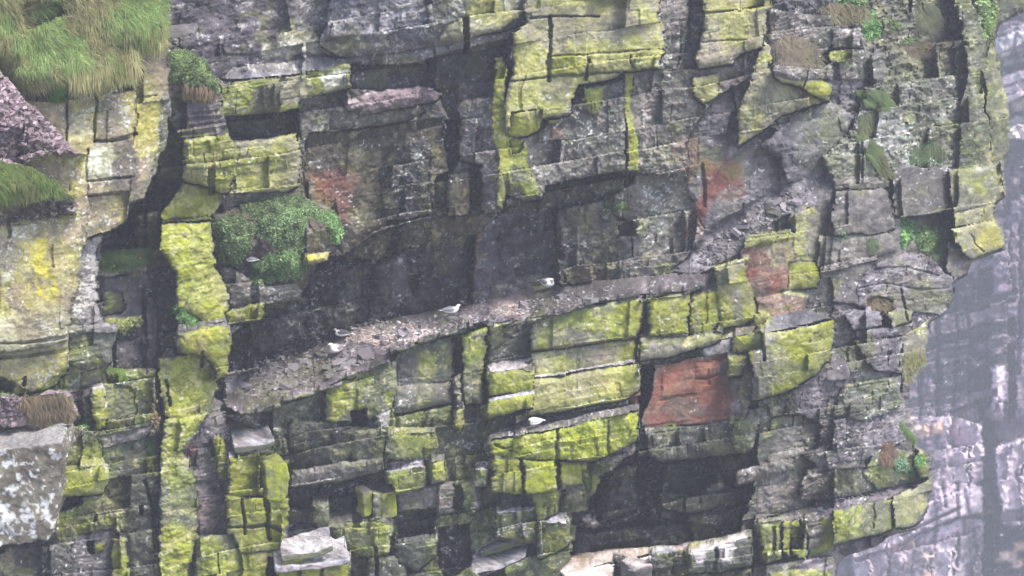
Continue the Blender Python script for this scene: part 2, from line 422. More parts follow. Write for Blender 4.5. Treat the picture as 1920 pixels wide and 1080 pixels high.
# --- upper middle: yellow green block wall
D(0.55, 'gr', [(1000,250),(1065,216),(1078,185),(1130,160),(1175,148),(1178,315),(1120,326),(1022,348),(1015,372),(985,378),(945,366),(945,260)], 'overhang', gv=-.05)
C('rd', [(1035,235),(1056,240),(1052,262),(1032,258)], a=.8, nz=8)
C('pu', [(1130,165),(1170,150),(1168,200),(1135,210)], a=.8)
D(0.25, 'gr', [(1172,120),(1240,90),(1310,-110),(1325,-110),(1300,150),(1320,290),(1300,335),(1200,322),(1172,318)], 'rock_face')
C('pu', [(1186,130),(1210,140),(1240,180),(1200,170)], a=.7)
D(0.35, 'gr', [(1232,-110),(1300,-110),(1298,60),(1280,80),(1270,130),(1235,135)])
D(0.05, 'dkp', [(1296,-30),(1324,-30),(1320,60),(1300,130),(1275,130),(1285,80)])
D(1.1, 'yg', [(985,-110),(1238,-110),(1236,25),(1242,52),(1248,80),(1240,102),(1238,128),(1172,132),(1148,150),(1088,160),(1072,187),(1066,216),(1012,224),(990,250),(952,262),(945,200),(960,140),(960,60),(985,42)], 'overhang', label='yellow green lichen covered beds overhanging the dark wall', gv=-.05, amp=(.06,.05,.04))
D(0.85, 'g1', [(962,210),(1016,205),(1008,246),(968,258),(950,262)], 'rock_block')
D(0.85, 'g2', [(1092,165),(1132,160),(1130,200),(1118,218),(1092,205)])
D(0.8, 'g1', [(1028,226),(1062,218),(1060,228),(1030,234)])
D(1.22, 'g1', [(1033,105),(1088,105),(1100,110),(1098,140),(1033,143)], bev=.05)
D(1.25, 'yg', [(1100,100),(1180,96),(1238,90),(1238,126),(1180,130),(1100,138)], bev=.05)
C('g1', [(1000,180),(1060,160),(1060,210),(1000,220)], a=.5)
C('gr', [(1010,8),(1120,5),(1110,28),(1000,34)], a=.5); C('gr', [(1040,55),(1100,55),(1090,75),(1045,75)], a=.6); C('gr', [(1015,165),(1070,160),(1065,205),(1016,200)], a=.5)
K([(1031,32),(1033,80),(1028,120),(1030,150)], 4, .45); K([(958,152),(1030,144),(1095,139),(1160,135)], 2.2, .3)
K([(1034,106),(1092,103),(1160,98),(1240,92)], 2, .25); K([(992,33),(1060,30),(1122,31)], 2.2, .3); K([(1104,112),(1098,148)], 3, .35); K([(1181,105),(1190,130)], 2, .3)
D(0.8, 'yg', [(1318,-110),(1475,-110),(1470,6),(1437,22),(1432,60),(1428,86),(1392,102),(1372,122),(1308,128),(1303,112),(1318,60)], 'overhang', amp=(.06,.05,.04))
C('pk', [(1320,80),(1380,80),(1370,115),(1315,115)], a=.35)
K([(1320,24),(1390,20),(1430,8)], 2.5, .3); K([(1316,80),(1400,74)], 1.6, .15)
D(0.35, 'yg', [(1298,145),(1346,138),(1352,172),(1342,192),(1322,196),(1332,230),(1324,272),(1316,272),(1318,200),(1298,176)], 'rock_block')
D(0.6, 'g1', [(1171,135),(1188,135),(1183,200),(1196,270),(1196,318),(1176,320),(1176,250),(1170,200)], bev=.03)
D(0.65, 'g2', [(942,250),(985,262),(1000,330),(1016,370),(985,374),(970,352),(948,368),(940,320)], 'rock_face')
D(0.75, 'g1', [(930,108),(949,105),(946,200),(958,330),(940,395),(931,385),(936,300),(920,225)], bev=.04)
D(0.6, 'g1', [(955,262),(985,256),(975,285),(958,290)])
# red and lilac band down to the ledge
D(-0.4, 'pu', [(1285,270),(1330,190),(1400,150),(1440,230),(1480,260),(1480,350),(1400,400),(1320,430),(1290,360)], 'rock_wall')
C('rd', [(1316,296),(1390,300),(1396,372),(1330,376),(1300,450),(1288,440),(1308,372)], nz=20, f=10, a=1.0)
C('rd', [(1268,270),(1312,250),(1310,340),(1290,350)], a=.6)
C('gr', [(1335,360),(1385,350),(1400,400),(1350,420)], a=.6)
D(0.7, 'yg', [(1432,75),(1447,95),(1442,128),(1482,158),(1562,182),(1546,190),(1470,216),(1420,250),(1382,276),(1384,205),(1404,160),(1420,100)], 'overhang', label='yellow green curtain of rock below the ledge')
K([(1373,165),(1380,215)], 4, .4)
C('lc', [(1376,165),(1386,180),(1384,220),(1376,210)], nz=4)
# --- headland
D(-0.3, 'pu', [(1440,-110),(1620,-110),(1620,130),(1700,200),(1640,340),(1560,360),(1480,340),(1470,250),(1560,190),(1450,100)], 'rock_face', amp=(.2,.06,.2))
D(0.3, 'gr', [(1440,20),(1560,30),(1560,80),(1540,110),(1550,140),(1450,140),(1440,80)], 'ledge')
D(0.0, 'wdg', [(1580,-110),(1880,-110),(1880,160),(1640,160),(1600,60)], amp=(.25,.06,.3))
C('brn', [(1660,60),(1790,60),(1800,130),(1680,140)], a=.6, nz=24); C('pk', [(1740,50),(1780,60),(1760,85),(1735,70)], a=.7); C('g2d', [(1640,-30),(1760,-30),(1800,60),(1700,50)], a=.6, nz=24)
D(0.5, 'gr', [(1557,55),(1612,52),(1614,90),(1560,90)], 'rock_block', label='small square grey block below the leafy plant')
D(0.1, 'gr', [(1600,92),(1660,100),(1658,150),(1580,150),(1572,110)])
D(0.5, 'g2', [(1552,98),(1598,92),(1600,112),(1560,120)], bev=.05)
D(1.3, 'g1', [(1448,136),(1480,148),(1530,146),(1562,160),(1556,190),(1528,182),(1502,162),(1462,154)], 'overhang', label='jagged bright green lip under the brown tuft')
D(1.4, 'gr', [(1452,122),(1530,128),(1560,120),(1562,150),(1520,150),(1480,150),(1450,138)])
D(0.2, 'pu', [(1430,270),(1480,220),(1560,190),(1600,220),(1560,330),(1480,340),(1460,300)], dome=.3)
D(0.4, 'lcw', [(1620,160),(1800,140),(1810,320),(1670,330),(1640,300),(1560,340),(1540,300),(1600,240)], 'rock_face', label='grey rock face mottled with white lichen', amp=(.22,.1,.26))
C('g2', [(1750,230),(1800,220),(1800,290),(1760,290)], a=.7, nz=20)
C('gr', [(1750,150),(1800,150),(1790,180),(1745,178)], a=.7)
C('g2d', [(1690,190),(1740,180),(1720,240),(1690,230)], a=.7)
D(1.2, 'g2d', [(1785,-60),(1835,25),(1850,70),(1852,110),(1842,160),(1852,220),(1868,320),(1795,322),(1805,200),(1815,100),(1795,40)], 'buttress', amp=(.12,.12,.1))
C('lcw', [(1810,110),(1845,110),(1850,210),(1815,190)], a=.7)
D(0.4, 'dkg', [(1780,20),(1800,40),(1812,110),(1800,200),(1788,140),(1790,80)])
D(0.8, 'g2d', [(1840,-110),(1990,-110),(1990,10),(1920,18),(1870,45),(1862,75),(1850,60),(1830,0)])
D(1.0, 'g2', [(1856,85),(1868,100),(1880,160),(1896,220),(1892,290),(1876,320),(1860,310),(1852,200),(1846,140)], 'buttress', label='mossy green outer edge of the headland')
C('yel', [(1855,285),(1872,290),(1872,303),(1858,305)], nz=4)
D(0.3, 'gr2', [(1480,350),(1570,335),(1700,330),(1700,500),(1540,560),(1480,520)], 'rock_face')
D(0.6, 'lcw', [(1540,290),(1620,290),(1650,330),(1560,345)])
T('pu', [(1450,345),(1560,325),(1572,350),(1540,385),(1480,400),(1400,440),(1390,470),(1330,505),(1300,515),(1258,508),(1290,480),(1330,425),(1400,385)], label='slaty lilac ledge top strewn with chips', sec='headland')
D(0.9, 'gr2', [(1566,360),(1658,352),(1678,385),(1679,428),(1660,436),(1565,442),(1560,400)], 'rock_block', label='broad smooth grey block')
D(0.7, 'gr2', [(1560,335),(1665,330),(1670,350),(1565,358)], amp=(.1,.14,.08))
D(0.6, 'gr2', [(1535,445),(1665,436),(1680,470),(1640,482),(1535,500)], 'rock_face')
D(1.0, 'gr', [(1540,500),(1640,478),(1645,488),(1560,510),(1540,514)], bev=.03)
D(0.5, 'gr2', [(1538,514),(1640,490),(1640,600),(1545,600)])
C('g2l', [(1540,520),(1580,515),(1570,560),(1540,560)], a=.6)
D(1.0, 'gr2', [(1672,312),(1778,314),(1786,388),(1778,393),(1690,410),(1678,402)], 'rock_block', label='long grey block beside the mossy outer block')
D(1.5, 'g2l', [(1781,318),(1850,308),(1879,303),(1883,366),(1866,380),(1790,396),(1784,360)], 'rock_block', label='mossy green outer block with white lichen')
C('g2', [(1800,330),(1840,325),(1870,320),(1868,370),(1800,380)], a=.6)
C('lc', [(1825,310),(1850,315),(1835,330)], nz=6); C('lc', [(1815,350),(1830,355),(1822,365)], nz=6)
D(-0.4, 'dkp', [(1690,412),(1780,394),(1792,425),(1730,440),(1690,440)], 'hollow')
D(1.2, 'yg', [(1790,397),(1862,380),(1866,413),(1792,425)], 'rock_block', label='ochre green block, upper of two at the outer edge')
D(1.5, 'yg', [(1782,430),(1864,411),(1880,425),(1881,466),(1818,486),(1800,472),(1788,452)], 'rock_block', label='ochre green block, lower of two at the outer edge')
C('yel', [(1825,430),(1872,420),(1876,460),(1835,470)], a=.6)
K([(1822,440),(1828,455),(1845,472)], 1.6, .2)
D(0.8, 'gr2', [(1775,452),(1795,458),(1815,490),(1812,512),(1785,528),(1775,500)])
C('rd', [(1808,490),(1814,492),(1812,512),(1800,520)], nz=3, a=.7)
D(0.7, 'lil', [(1640,494),(1698,474),(1730,477),(1758,498),(1786,520),(1790,556),(1776,582),(1745,602),(1700,606),(1672,588),(1625,590),(1610,572),(1606,530)], 'rock_face', label='pale lilac rock face below the leafy plants', dome=.15, amp=(.05,.05,.12))
D(0.4, 'brn', [(1625,560),(1650,555),(1678,565),(1670,585),(1625,578)])
D(0.2, 'lil', [(1530,560),(1620,575),(1760,590),(1735,640),(1715,700),(1690,780),(1700,850),(1640,920),(1540,960),(1480,900),(1480,700)], 'rock_face', label='grey lilac broken face below the green nose', amp=(.16,.08,.12))
D(1.0, 'lil', [(1585,590),(1600,582),(1655,582),(1656,612),(1600,620)], 'rock_block')
D(1.0, 'g2l', [(1662,588),(1680,580),(1712,585),(1708,602),(1670,615)], 'rock_block')
D(-0.6, 'dkg', [(1655,582),(1662,582),(1660,618),(1654,618)])
D(0.8, 'lil', [(1600,622),(1690,612),(1690,630),(1610,640)])
D(0.9, 'lil', [(1605,640),(1690,632),(1698,665),(1692,700),(1640,695),(1612,660)], 'rock_block', label='fractured grey lilac block')
K([(1668,658),(1667,685)], 2, .3)
D(0.5, 'g2l', [(1690,630),(1740,600),(1735,660),(1715,700),(1695,725),(1690,690)])
D(0.5, 'lcw', [(1580,720),(1690,705),(1690,760),(1620,790),(1560,780)])
C('g2d', [(1570,640),(1600,635),(1605,680),(1575,660)], a=.7)
D(-0.3, 'gr', [(1390,780),(1480,770),(1540,790),(1530,870),(1420,880),(1395,850)], 'hollow', sec='headland')
D(-0.4, 'gr', [(1395,860),(1500,840),(1560,870),(1520,960),(1400,965)], 'hollow', sec='headland', amp=(.1,.12,.1))
D(0.5, 'lil', [(1500,850),(1620,810),(1680,790),(1690,830),(1600,870),(1540,880)], 'ledge')
D(0.3, 'gr', [(1510,880),(1620,860),(1640,920),(1560,940),(1500,935)], amp=(.2,.05,.1))
D(0.4, 'g2d', [(1640,840),(1720,850),(1725,900),(1640,920),(1620,890)])
D(0.9, 'g2', [(1720,842),(1743,850),(1746,910),(1735,915),(1722,880)])
T('lil', [(1390,985),(1440,968),(1560,940),(1650,922),(1740,892),(1748,905),(1676,932),(1560,962),(1440,985)], sec='headland', label='pale ledge top at the foot of the headland')
D(1.4, 'g2l', [(1674,928),(1722,908),(1746,897),(1738,958),(1716,985),(1680,992)], 'rock_block', label='corner block of the lowest ledge')
D(1.2, 'g2', [(1560,958),(1645,938),(1674,934),(1676,995),(1620,1006),(1565,1022)], 'rock_block', label='long olive block of the lowest ledge')
K([(1640,945),(1638,990)], 2, .2)
pass
D(1.0, 'g2', [(1480,980),(1500,972),(1514,975),(1512,1048),(1484,1040)], gxs=.7)
D(1.3, 'g1', [(1468,975),(1484,976),(1480,1020),(1478,1045),(1465,1030)])
D(1.2, 'g2', [(1425,980),(1465,975),(1462,1050),(1430,1055)], 'rock_block')
K([(1452,990),(1448,1040)], 3, .4); K([(1498,975),(1515,1010),(1512,1045)], 3, .4)
D(0.0, 'dkp', [(1565,1022),(1680,995),(1640,1020),(1580,1045)], 'hollow')
D(0.6, 'lil', [(1410,1062),(1560,1040),(1565,1075),(1520,1190),(1400,1190)], 'ledge', sec='headland', amp=(.1,.14,.06))
D(0.7, 'g2', [(1440,1075),(1560,1062),(1560,1190),(1440,1190)])
# --- middle, lower wall
D(0.0, 'g2d', [(420,700),(740,640),(920,610),(1210,560),(1420,520),(1480,760),(1420,900),(1400,1190),(420,1190)], 'rock_face', amp=(.22,.05,.07))
D(0.3, 'gr', [(1400,540),(1560,520),(1560,620),(1400,640)])
D(0.8, 'rdb', [(1386,470),(1440,448),(1490,440),(1493,505),(1478,545),(1420,562),(1398,545)], 'rock_face', label='rusty red and tan block above the green nose')
C('rd', [(1392,465),(1420,460),(1422,540),(1404,550)], nz=8); C('rd', [(1436,520),(1470,515),(1462,550),(1430,550)], nz=8); C('yg', [(1440,450),(1488,445),(1488,490),(1445,500)], a=.5)
D(0.7, 'g1', [(1476,490),(1525,486),(1538,500),(1532,540),(1476,545)], 'rock_block')
D(0.5, 'g2l', [(1482,400),(1530,385),(1540,420),(1535,490),(1490,490)], 'rock_face')
D(0.95, 'g2', [(1398,440),(1480,428),(1492,445),(1440,455),(1396,466)], bev=.03)
C('g1', [(1400,445),(1485,432),(1480,448),(1405,462)], a=.7)
D(0.8, 'rdb', [(1420,560),(1480,552),(1512,560),(1505,590),(1425,612)], 'rock_block')
C('g2', [(1462,572),(1488,570),(1482,585),(1465,588)], a=.6)
D(1.9, 'g1', [(1405,632),(1500,612),(1562,600),(1568,640),(1556,672),(1530,702),(1470,736),(1410,752),(1400,700)], 'overhang', label='big bright green nose of rock', gxs=-.12)
C('g2l', [(1415,640),(1460,630),(1480,660),(1500,690),(1440,740),(1410,740)], nz=18)
C('g2', [(1420,690),(1500,670),(1540,690),(1440,745)], a=.6)
T('pu', [(1405,632),(1430,600),(1510,580),(1562,598),(1500,612)], sec='headland')
D(0.3, 'wdg', [(1440,760),(1500,735),(1498,775),(1442,782)], 'rock_block')
# courses of the lower wall (front of the nesting ledge)
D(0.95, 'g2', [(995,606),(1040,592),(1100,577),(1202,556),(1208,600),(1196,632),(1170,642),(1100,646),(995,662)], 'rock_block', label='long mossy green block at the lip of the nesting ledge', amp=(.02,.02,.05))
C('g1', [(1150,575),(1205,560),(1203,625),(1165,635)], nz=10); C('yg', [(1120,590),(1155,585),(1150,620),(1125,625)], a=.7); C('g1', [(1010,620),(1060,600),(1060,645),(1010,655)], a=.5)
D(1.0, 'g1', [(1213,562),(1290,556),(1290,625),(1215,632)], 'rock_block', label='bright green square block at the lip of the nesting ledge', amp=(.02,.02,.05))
D(0.8, 'g1', [(1293,556),(1345,548),(1346,600),(1335,625),(1293,625)], 'rock_block', amp=(.05,.02,.05))
C('gr', [(1300,580),(1312,580),(1312,620),(1300,620)], a=.7, nz=5)
D(0.9, 'g1', [(1342,500),(1400,480),(1400,520),(1416,560),(1420,600),(1345,620)], 'rock_face', gxs=.15)
C('gr', [(1368,540),(1385,540),(1395,600),(1370,610)], a=.8, nz=6); C('g2l', [(1345,505),(1390,490),(1380,520),(1345,540)], a=.6)
D(0.9, 'g1', [(1412,590),(1432,585),(1445,595),(1430,612),(1412,612)])
D(1.0, 'g1', [(1378,632),(1430,622),(1430,655),(1380,665)], 'rock_block', label='small bright green block right of the red wall, upper')
D(0.6, 'gu', [(1310,640),(1375,635),(1372,672),(1320,675)], 'rock_block', amp=(.03,.02,.05)); C('gr', [(1310,640),(1375,635),(1372,672),(1320,675)], a=.6)
D(0.8, 'g2l', [(1198,634),(1290,628),(1352,622),(1350,640),(1260,668),(1200,678)], 'rock_block', amp=(.02,.02,.04))
D(0.6, 'yg', [(998,663),(1100,648),(1194,634),(1196,680),(1100,694),(998,712)], 'rock_block', amp=(.02,.02,.04)); C('pk', [(1105,655),(1165,645),(1160,680),(1100,690)], a=.6); C('g1', [(1165,645),(1195,640),(1195,678),(1165,682)]); C('g2', [(1045,665),(1100,655),(1100,690),(1045,700)], a=.7)
D(0.75, 'yg', [(998,714),(1100,697),(1198,682),(1200,730),(1180,745),(1100,762),(990,782)], 'rock_block', amp=(.03,.02,.04)); C('g1', [(1165,690),(1200,685),(1200,735),(1165,745)]); C('yel', [(1090,710),(1170,700),(1165,740),(1095,750)], a=.5)
K([(998,712),(1060,705),(1100,696),(1196,681)], 2, .3); K([(998,660),(1100,646),(1190,634)], 2.2, .35); K([(1207,560),(1206,600),(1197,635),(1196,680)], 4, .5)
D(0.3, 'rd', [(1228,686),(1320,668),(1402,660),(1412,700),(1402,788),(1300,795),(1208,802),(1204,770),(1225,735)], 'rock_wall', label='rusty red stained rock wall between the green blocks', amp=(.03,.02,.03), bev=.02)
D(0.42, 'rd', [(1300,680),(1395,665),(1380,700),(1300,715)], amp=(.02,.02,.03)); D(0.4, 'rd', [(1240,722),(1300,712),(1310,740),(1230,755)], amp=(.02,.02,.03))
C('gr', [(1340,680),(1380,675),(1380,700),(1330,705)], a=.6); C('lg', [(1375,720),(1400,710),(1398,780),(1370,780)], a=.6, nz=8)
C('rdb', [(1210,765),(1240,755),(1238,775),(1208,780)], a=.7, nz=5)
D(0.3, 'rd', [(1180,742),(1203,735),(1202,775),(1190,772)])
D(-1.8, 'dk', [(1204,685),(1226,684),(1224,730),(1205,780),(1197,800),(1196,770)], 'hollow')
D(1.0, 'g1', [(1365,672),(1402,668),(1400,705),(1368,708)], 'rock_block', label='small bright green block right of the red wall, lower')
D(0.6, 'g2l', [(1398,690),(1415,700),(1412,750),(1395,785),(1385,740)])
# shelf with the lone bird
T('gu', [(905,845),(920,815),(965,796),(1050,780),(1180,758),(1200,768),(1050,802),(925,825)], label='whitened shelf top with a resting bird')
C('led', [(990,785),(1180,755),(1195,765),(1080,785),(1040,795),(960,800)], a=.8)
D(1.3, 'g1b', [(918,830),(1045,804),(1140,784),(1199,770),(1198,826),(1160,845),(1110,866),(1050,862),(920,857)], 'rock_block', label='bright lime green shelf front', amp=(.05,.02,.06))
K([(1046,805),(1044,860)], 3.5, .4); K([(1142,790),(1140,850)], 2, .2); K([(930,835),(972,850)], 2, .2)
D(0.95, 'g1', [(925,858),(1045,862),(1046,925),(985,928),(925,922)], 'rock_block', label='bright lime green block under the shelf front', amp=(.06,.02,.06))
D(1.1, 'g1b', [(982,864),(1040,862),(1046,915),(985,928)], bev=.05)
D(0.8, 'g1', [(1050,870),(1100,870),(1100,905),(1052,918)], 'rock_block'); D(0.4, 'gr', [(1060,910),(1100,905),(1090,935),(1060,950)])
D(0.2, 'g2', [(1090,880),(1130,890),(1120,930),(1095,930)]); D(0.5, 'gr', [(1115,865),(1190,828),(1198,860),(1130,875)])
K([(1048,862),(1050,950)], 4, .5); K([(978,862),(984,925)], 3, .4)
D(0.6, 'g2', [(995,925),(1050,920),(1050,960),(1005,978)], 'rock_block')
D(0.6, 'g2d', [(1010,980),(1065,968),(1068,1020),(1010,1050)], 'rock_block'); C('g1', [(1015,990),(1060,990),(1064,1030),(1020,1045)], a=.6)
T('gu', [(1018,980),(1040,967),(1066,970),(1060,982)], part=None)
D(0.4, 'g2d', [(930,958),(1003,950),(1005,990),(1008,1020),(930,1020)], 'rock_block')
T('gu', [(930,962),(960,952),(1003,950),(1000,958)], part=None)
T('gu', [(880,1060),(895,1030),(940,1005),(985,1020),(980,1050),(930,1070),(900,1085)], label='whitened shelf top near the foot of the wall')
# columns left of there
D(0.5, 'g2d', [(745,655),(850,630),(850,700),(840,720),(745,740)], 'rock_face', amp=(.04,.02,.05)); C('g1', [(782,665),(820,655),(815,705),(785,712)], a=.7); C('dkg', [(750,670),(780,660),(775,720),(748,730)], a=.8)
D(0.5, 'gr', [(745,728),(845,712),(846,755),(740,778)], 'rock_block', amp=(.03,.02,.05)); C('g2', [(780,725),(815,720),(815,760),(780,765)], a=.7)
D(0.3, 'g2d', [(742,780),(845,760),(848,800),(742,815)])
D(-0.2, 'dkg', [(850,635),(868,628),(866,700),(850,705)])
D(0.65, 'g2', [(866,628),(912,615),(908,690),(905,760),(866,760)], 'buttress', amp=(.03,.02,.05))
D(0.5, 'g2', [(915,605),(945,600),(940,650),(916,660)], 'rock_block')
D(0.3, 'g2d', [(915,660),(995,610),(995,700),(915,690)])
D(0.4, 'gr', [(846,710),(866,705),(865,760),(848,765)]); C('yg', [(848,712),(864,710),(864,750),(850,755)], a=.6)
D(0.8, 'g1', [(852,770),(866,765),(870,795),(862,812),(852,800)], 'rock_block')
D(1.0, 'g1', [(913,698),(980,692),(1000,700),(1000,735),(913,745)], 'rock_block', label='bright green block left of the ochre green courses', amp=(.03,.02,.05))
D(1.05, 'g1', [(913,752),(1000,738),(1002,765),(915,785)], 'rock_block', amp=(.03,.02,.05)); T('gu', [(913,748),(1000,732),(1002,740),(915,754)], part=None)
T('gu', [(915,682),(960,676),(1000,670),(985,690),(918,698)], part=None)
K([(908,690),(910,790)], 4.5, .6); K([(848,705),(850,800)], 4, .5); K([(866,690),(868,760)], 2, .3)
# below the left part of the ledge
D(0.6, 'g2', [(610,725),(680,700),(735,670),(748,660),(745,735),(735,770),(690,790),(640,800),(612,790)], 'rock_face', label='green streaked face under the left end of the ledge', amp=(.05,.03,.06)); C('g1', [(610,740),(650,720),(660,760),(620,790)], a=.7); C('yg', [(645,720),(670,712),(665,770),(640,790)], a=.5)
D(0.1, 'dkg', [(500,770),(610,730),(612,800),(560,830),(505,830)], 'hollow')
D(-0.5, 'dkg', [(658,770),(690,765),(692,800),(660,800)]); D(0.5, 'lg', [(705,780),(735,765),(732,805),(712,815)], 'rock_block'); D(0.5, 'g1', [(733,765),(742,770),(742,812),(732,815)])
D(0.3, 'dkg', [(545,790),(660,790),(665,845),(640,880),(560,880),(545,840)], 'rock_face', amp=(.2,.06,.08)); C('g2', [(620,830),(660,820),(665,880),(625,885)], a=.6)
D(0.4, 'g2', [(655,810),(735,800),(735,850),(715,890),(665,880)], amp=(.2,.06,.08))
D(0.7, 'gr', [(545,882),(620,870),(720,855),(715,885),(620,905),(545,915)], 'ledge', amp=(.1,.1,.06)); C('g2', [(640,870),(715,860),(700,885)], a=.6)
D(-0.5, 'dkg', [(540,915),(620,905),(690,895),(690,960),(600,960),(540,950)], 'hollow')
D(0.7, 'g2', [(725,815),(818,808),(820,850),(805,862),(725,860)], 'rock_block', label='dull green block below the wall columns'); D(0.5, 'g2', [(790,842),(818,840),(815,862),(792,862)])
D(0.8, 'g2', [(722,880),(800,868),(805,895),(790,925),(725,928)], 'rock_block', label='dull green block above the twin green prisms'); T('gu', [(722,870),(790,858),(806,866),(800,874),(725,884)], part=None)
D(1.0, 'g1', [(808,866),(832,862),(833,902),(810,910)], 'rock_block'); D(-0.5, 'dkg', [(800,870),(810,868),(810,915),(802,915)])
D(0.9, 'g2', [(891,882),(915,878),(917,905),(916,914),(892,914)], 'rock_block', label='small pale topped block left of the lime shelf'); T('gu', [(891,874),(910,868),(918,878),(895,884)], part=None)
D(0.5, 'g2d', [(865,918),(893,912),(898,955),(880,965),(868,950)], 'rock_block'); C('gu', [(885,910),(896,915),(898,955),(888,950)], a=.7, nz=6)
D(-0.3, 'dkg', [(848,905),(868,915),(868,962),(850,950)])
D(0.4, 'gr', [(745,925),(850,900),(850,960),(800,965),(745,960)]); 
T('pu', [(682,925),(700,912),(735,905),(745,916),(740,926),(700,928)], part=None)
pass; D(0.8, 'g2', [(697,918),(714,924),(716,973),(698,968)], gxs=.8)  # left face of the twin prisms, its shade painted as duller green
pass
D(0.7, 'g2', [(588,948),(615,942),(618,980),(605,990),(590,985)], 'rock_block'); 
D(0.6, 'g2', [(615,985),(700,972),(735,985),(732,1040),(690,1045),(660,1035),(625,1005)], 'rock_block', label='broad dull green block behind the pale slabs', amp=(.1,.03,.06))
D(0.2, 'g2d', [(690,1045),(760,1040),(760,1190),(660,1190)]); D(0.4, 'g2d', [(745,1010),(815,1000),(822,1040),(780,1070),(745,1055)], 'rock_block')
D(-0.6, 'dkg', [(735,960),(815,950),(815,1000),(745,1010)]); D(-0.9, 'dk', [(820,990),(880,980),(890,1060),(840,1090),(820,1060)], 'hollow')
# dark cave low right and its sill
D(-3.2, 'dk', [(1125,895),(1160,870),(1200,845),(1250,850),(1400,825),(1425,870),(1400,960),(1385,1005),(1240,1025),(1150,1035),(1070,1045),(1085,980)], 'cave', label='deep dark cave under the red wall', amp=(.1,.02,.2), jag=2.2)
D(-1.2, 'dkg', [(1240,905),(1300,890),(1390,870),(1400,920),(1370,955),(1290,960),(1245,950)], 'rock_face', dome=.6)  # inner masses take a dark class that deepens the cave's shade
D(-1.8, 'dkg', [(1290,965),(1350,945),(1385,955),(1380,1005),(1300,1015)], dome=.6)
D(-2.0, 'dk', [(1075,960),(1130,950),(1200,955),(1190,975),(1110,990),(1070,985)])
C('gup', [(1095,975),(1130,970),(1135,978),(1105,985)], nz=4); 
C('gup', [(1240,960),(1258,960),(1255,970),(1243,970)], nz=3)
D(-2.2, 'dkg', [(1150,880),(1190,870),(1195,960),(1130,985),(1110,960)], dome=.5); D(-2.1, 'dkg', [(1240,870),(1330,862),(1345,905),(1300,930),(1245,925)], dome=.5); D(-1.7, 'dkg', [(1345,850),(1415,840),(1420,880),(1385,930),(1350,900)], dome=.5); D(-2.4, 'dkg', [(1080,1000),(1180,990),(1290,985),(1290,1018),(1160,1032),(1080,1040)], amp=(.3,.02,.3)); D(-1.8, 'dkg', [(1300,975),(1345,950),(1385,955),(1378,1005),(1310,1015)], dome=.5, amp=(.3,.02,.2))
D(0.4, 'dkg', [(1200,800),(1300,798),(1412,785),(1420,830),(1380,850),(1290,860),(1240,868),(1205,845)], 'overhang', amp=(.14,.04,.07)); C('wdg', [(1320,815),(1372,808),(1370,832),(1322,840)], a=.8)
D(0.0, 'dkg', [(1195,800),(1210,800),(1215,850),(1198,860)])
D(0.6, 'g2d', [(1372,795),(1422,775),(1420,830),(1395,852),(1375,848)], 'rock_block')
D(0.2, 'gr', [(1380,880),(1480,860),(1490,880),(1380,910)])
T('gup', [(1055,1068),(1075,1040),(1150,1030),(1260,1022),(1340,1008),(1412,992),(1412,1010),(1330,1026),(1290,1030),(1230,1035),(1130,1058),(1060,1080)], label='pinkish white droppings stained sill of the cave')
D(0.9, 'gr', [(1055,1075),(1130,1060),(1225,1042),(1225,1190),(1055,1190)], 'rock_face', amp=(.06,.02,.05)); C('gup', [(1056,1070),(1220,1040),(1215,1060),(1120,1120),(1060,1100)], nz=20)
D(-0.2, 'dkg', [(1152,1042),(1165,1040),(1190,1055),(1188,1190),(1152,1190)])
pass
D(0.9, 'dkg', [(1220,1040),(1258,1035),(1258,1080),(1222,1085)], 'rock_block'); D(0.6, 'dkg', [(1256,1034),(1290,1030),(1290,1080),(1258,1080)])
D(1.1, 'g2d', [(1290,1035),(1412,1008),(1410,1060),(1350,1070),(1295,1075)], 'rock_block', label='blocks with white dribbles under the cave sill', amp=(.12,.02,.05))
C('gu', [(1300,1030),(1320,1027),(1315,1060),(1305,1055)], nz=6, a=.8); C('gu', [(1350,1022),(1378,1018),(1372,1055),(1352,1050)], nz=6, a=.8); C('gup', [(1290,1028),(1400,1002),(1405,1012),(1295,1038)], nz=4)
K([(1343,1030),(1340,1070)], 4, .4)
D(0.3, 'dkg', [(1225,1085),(1410,1065),(1410,1190),(1225,1190)])
# the nesting ledge itself
T('led', [(425,705),(560,665),(640,625),(760,592),(890,572),(960,552),(1000,538),(1060,534),(1160,524),(1260,513),(1330,512),(1335,545),(1205,552),(1100,572),(1000,600),(930,606),(860,620),(790,640),(742,655),(745,678),(640,712),(560,745),(500,770),(425,790)], label='dusty grey nesting ledge top')
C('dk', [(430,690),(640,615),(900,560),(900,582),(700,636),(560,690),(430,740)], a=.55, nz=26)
C('gup', [(655,615),(700,600),(770,605),(815,625),(800,640),(720,655),(690,645),(650,640)], a=.8, nz=20)
C('gu', [(690,605),(770,612),(800,625),(760,640),(700,625)], a=.7, nz=16)
C('gup', [(915,578),(960,565),(995,580),(985,592),(925,590)], a=.75, nz=14)
C('gu', [(430,690),(520,680),(560,705),(540,735),(470,740),(430,730)], a=.35, nz=20)
C('rd', [(1300,360),(1340,370),(1310,440),(1290,440)], a=.6, nz=16)
C('gu', [(1280,480),(1330,470),(1345,500),(1290,508)], a=.5, nz=12)
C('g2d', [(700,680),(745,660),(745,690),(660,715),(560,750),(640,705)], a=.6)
C('g2d', [(830,600),(900,595),(930,600),(860,618)], a=.6)
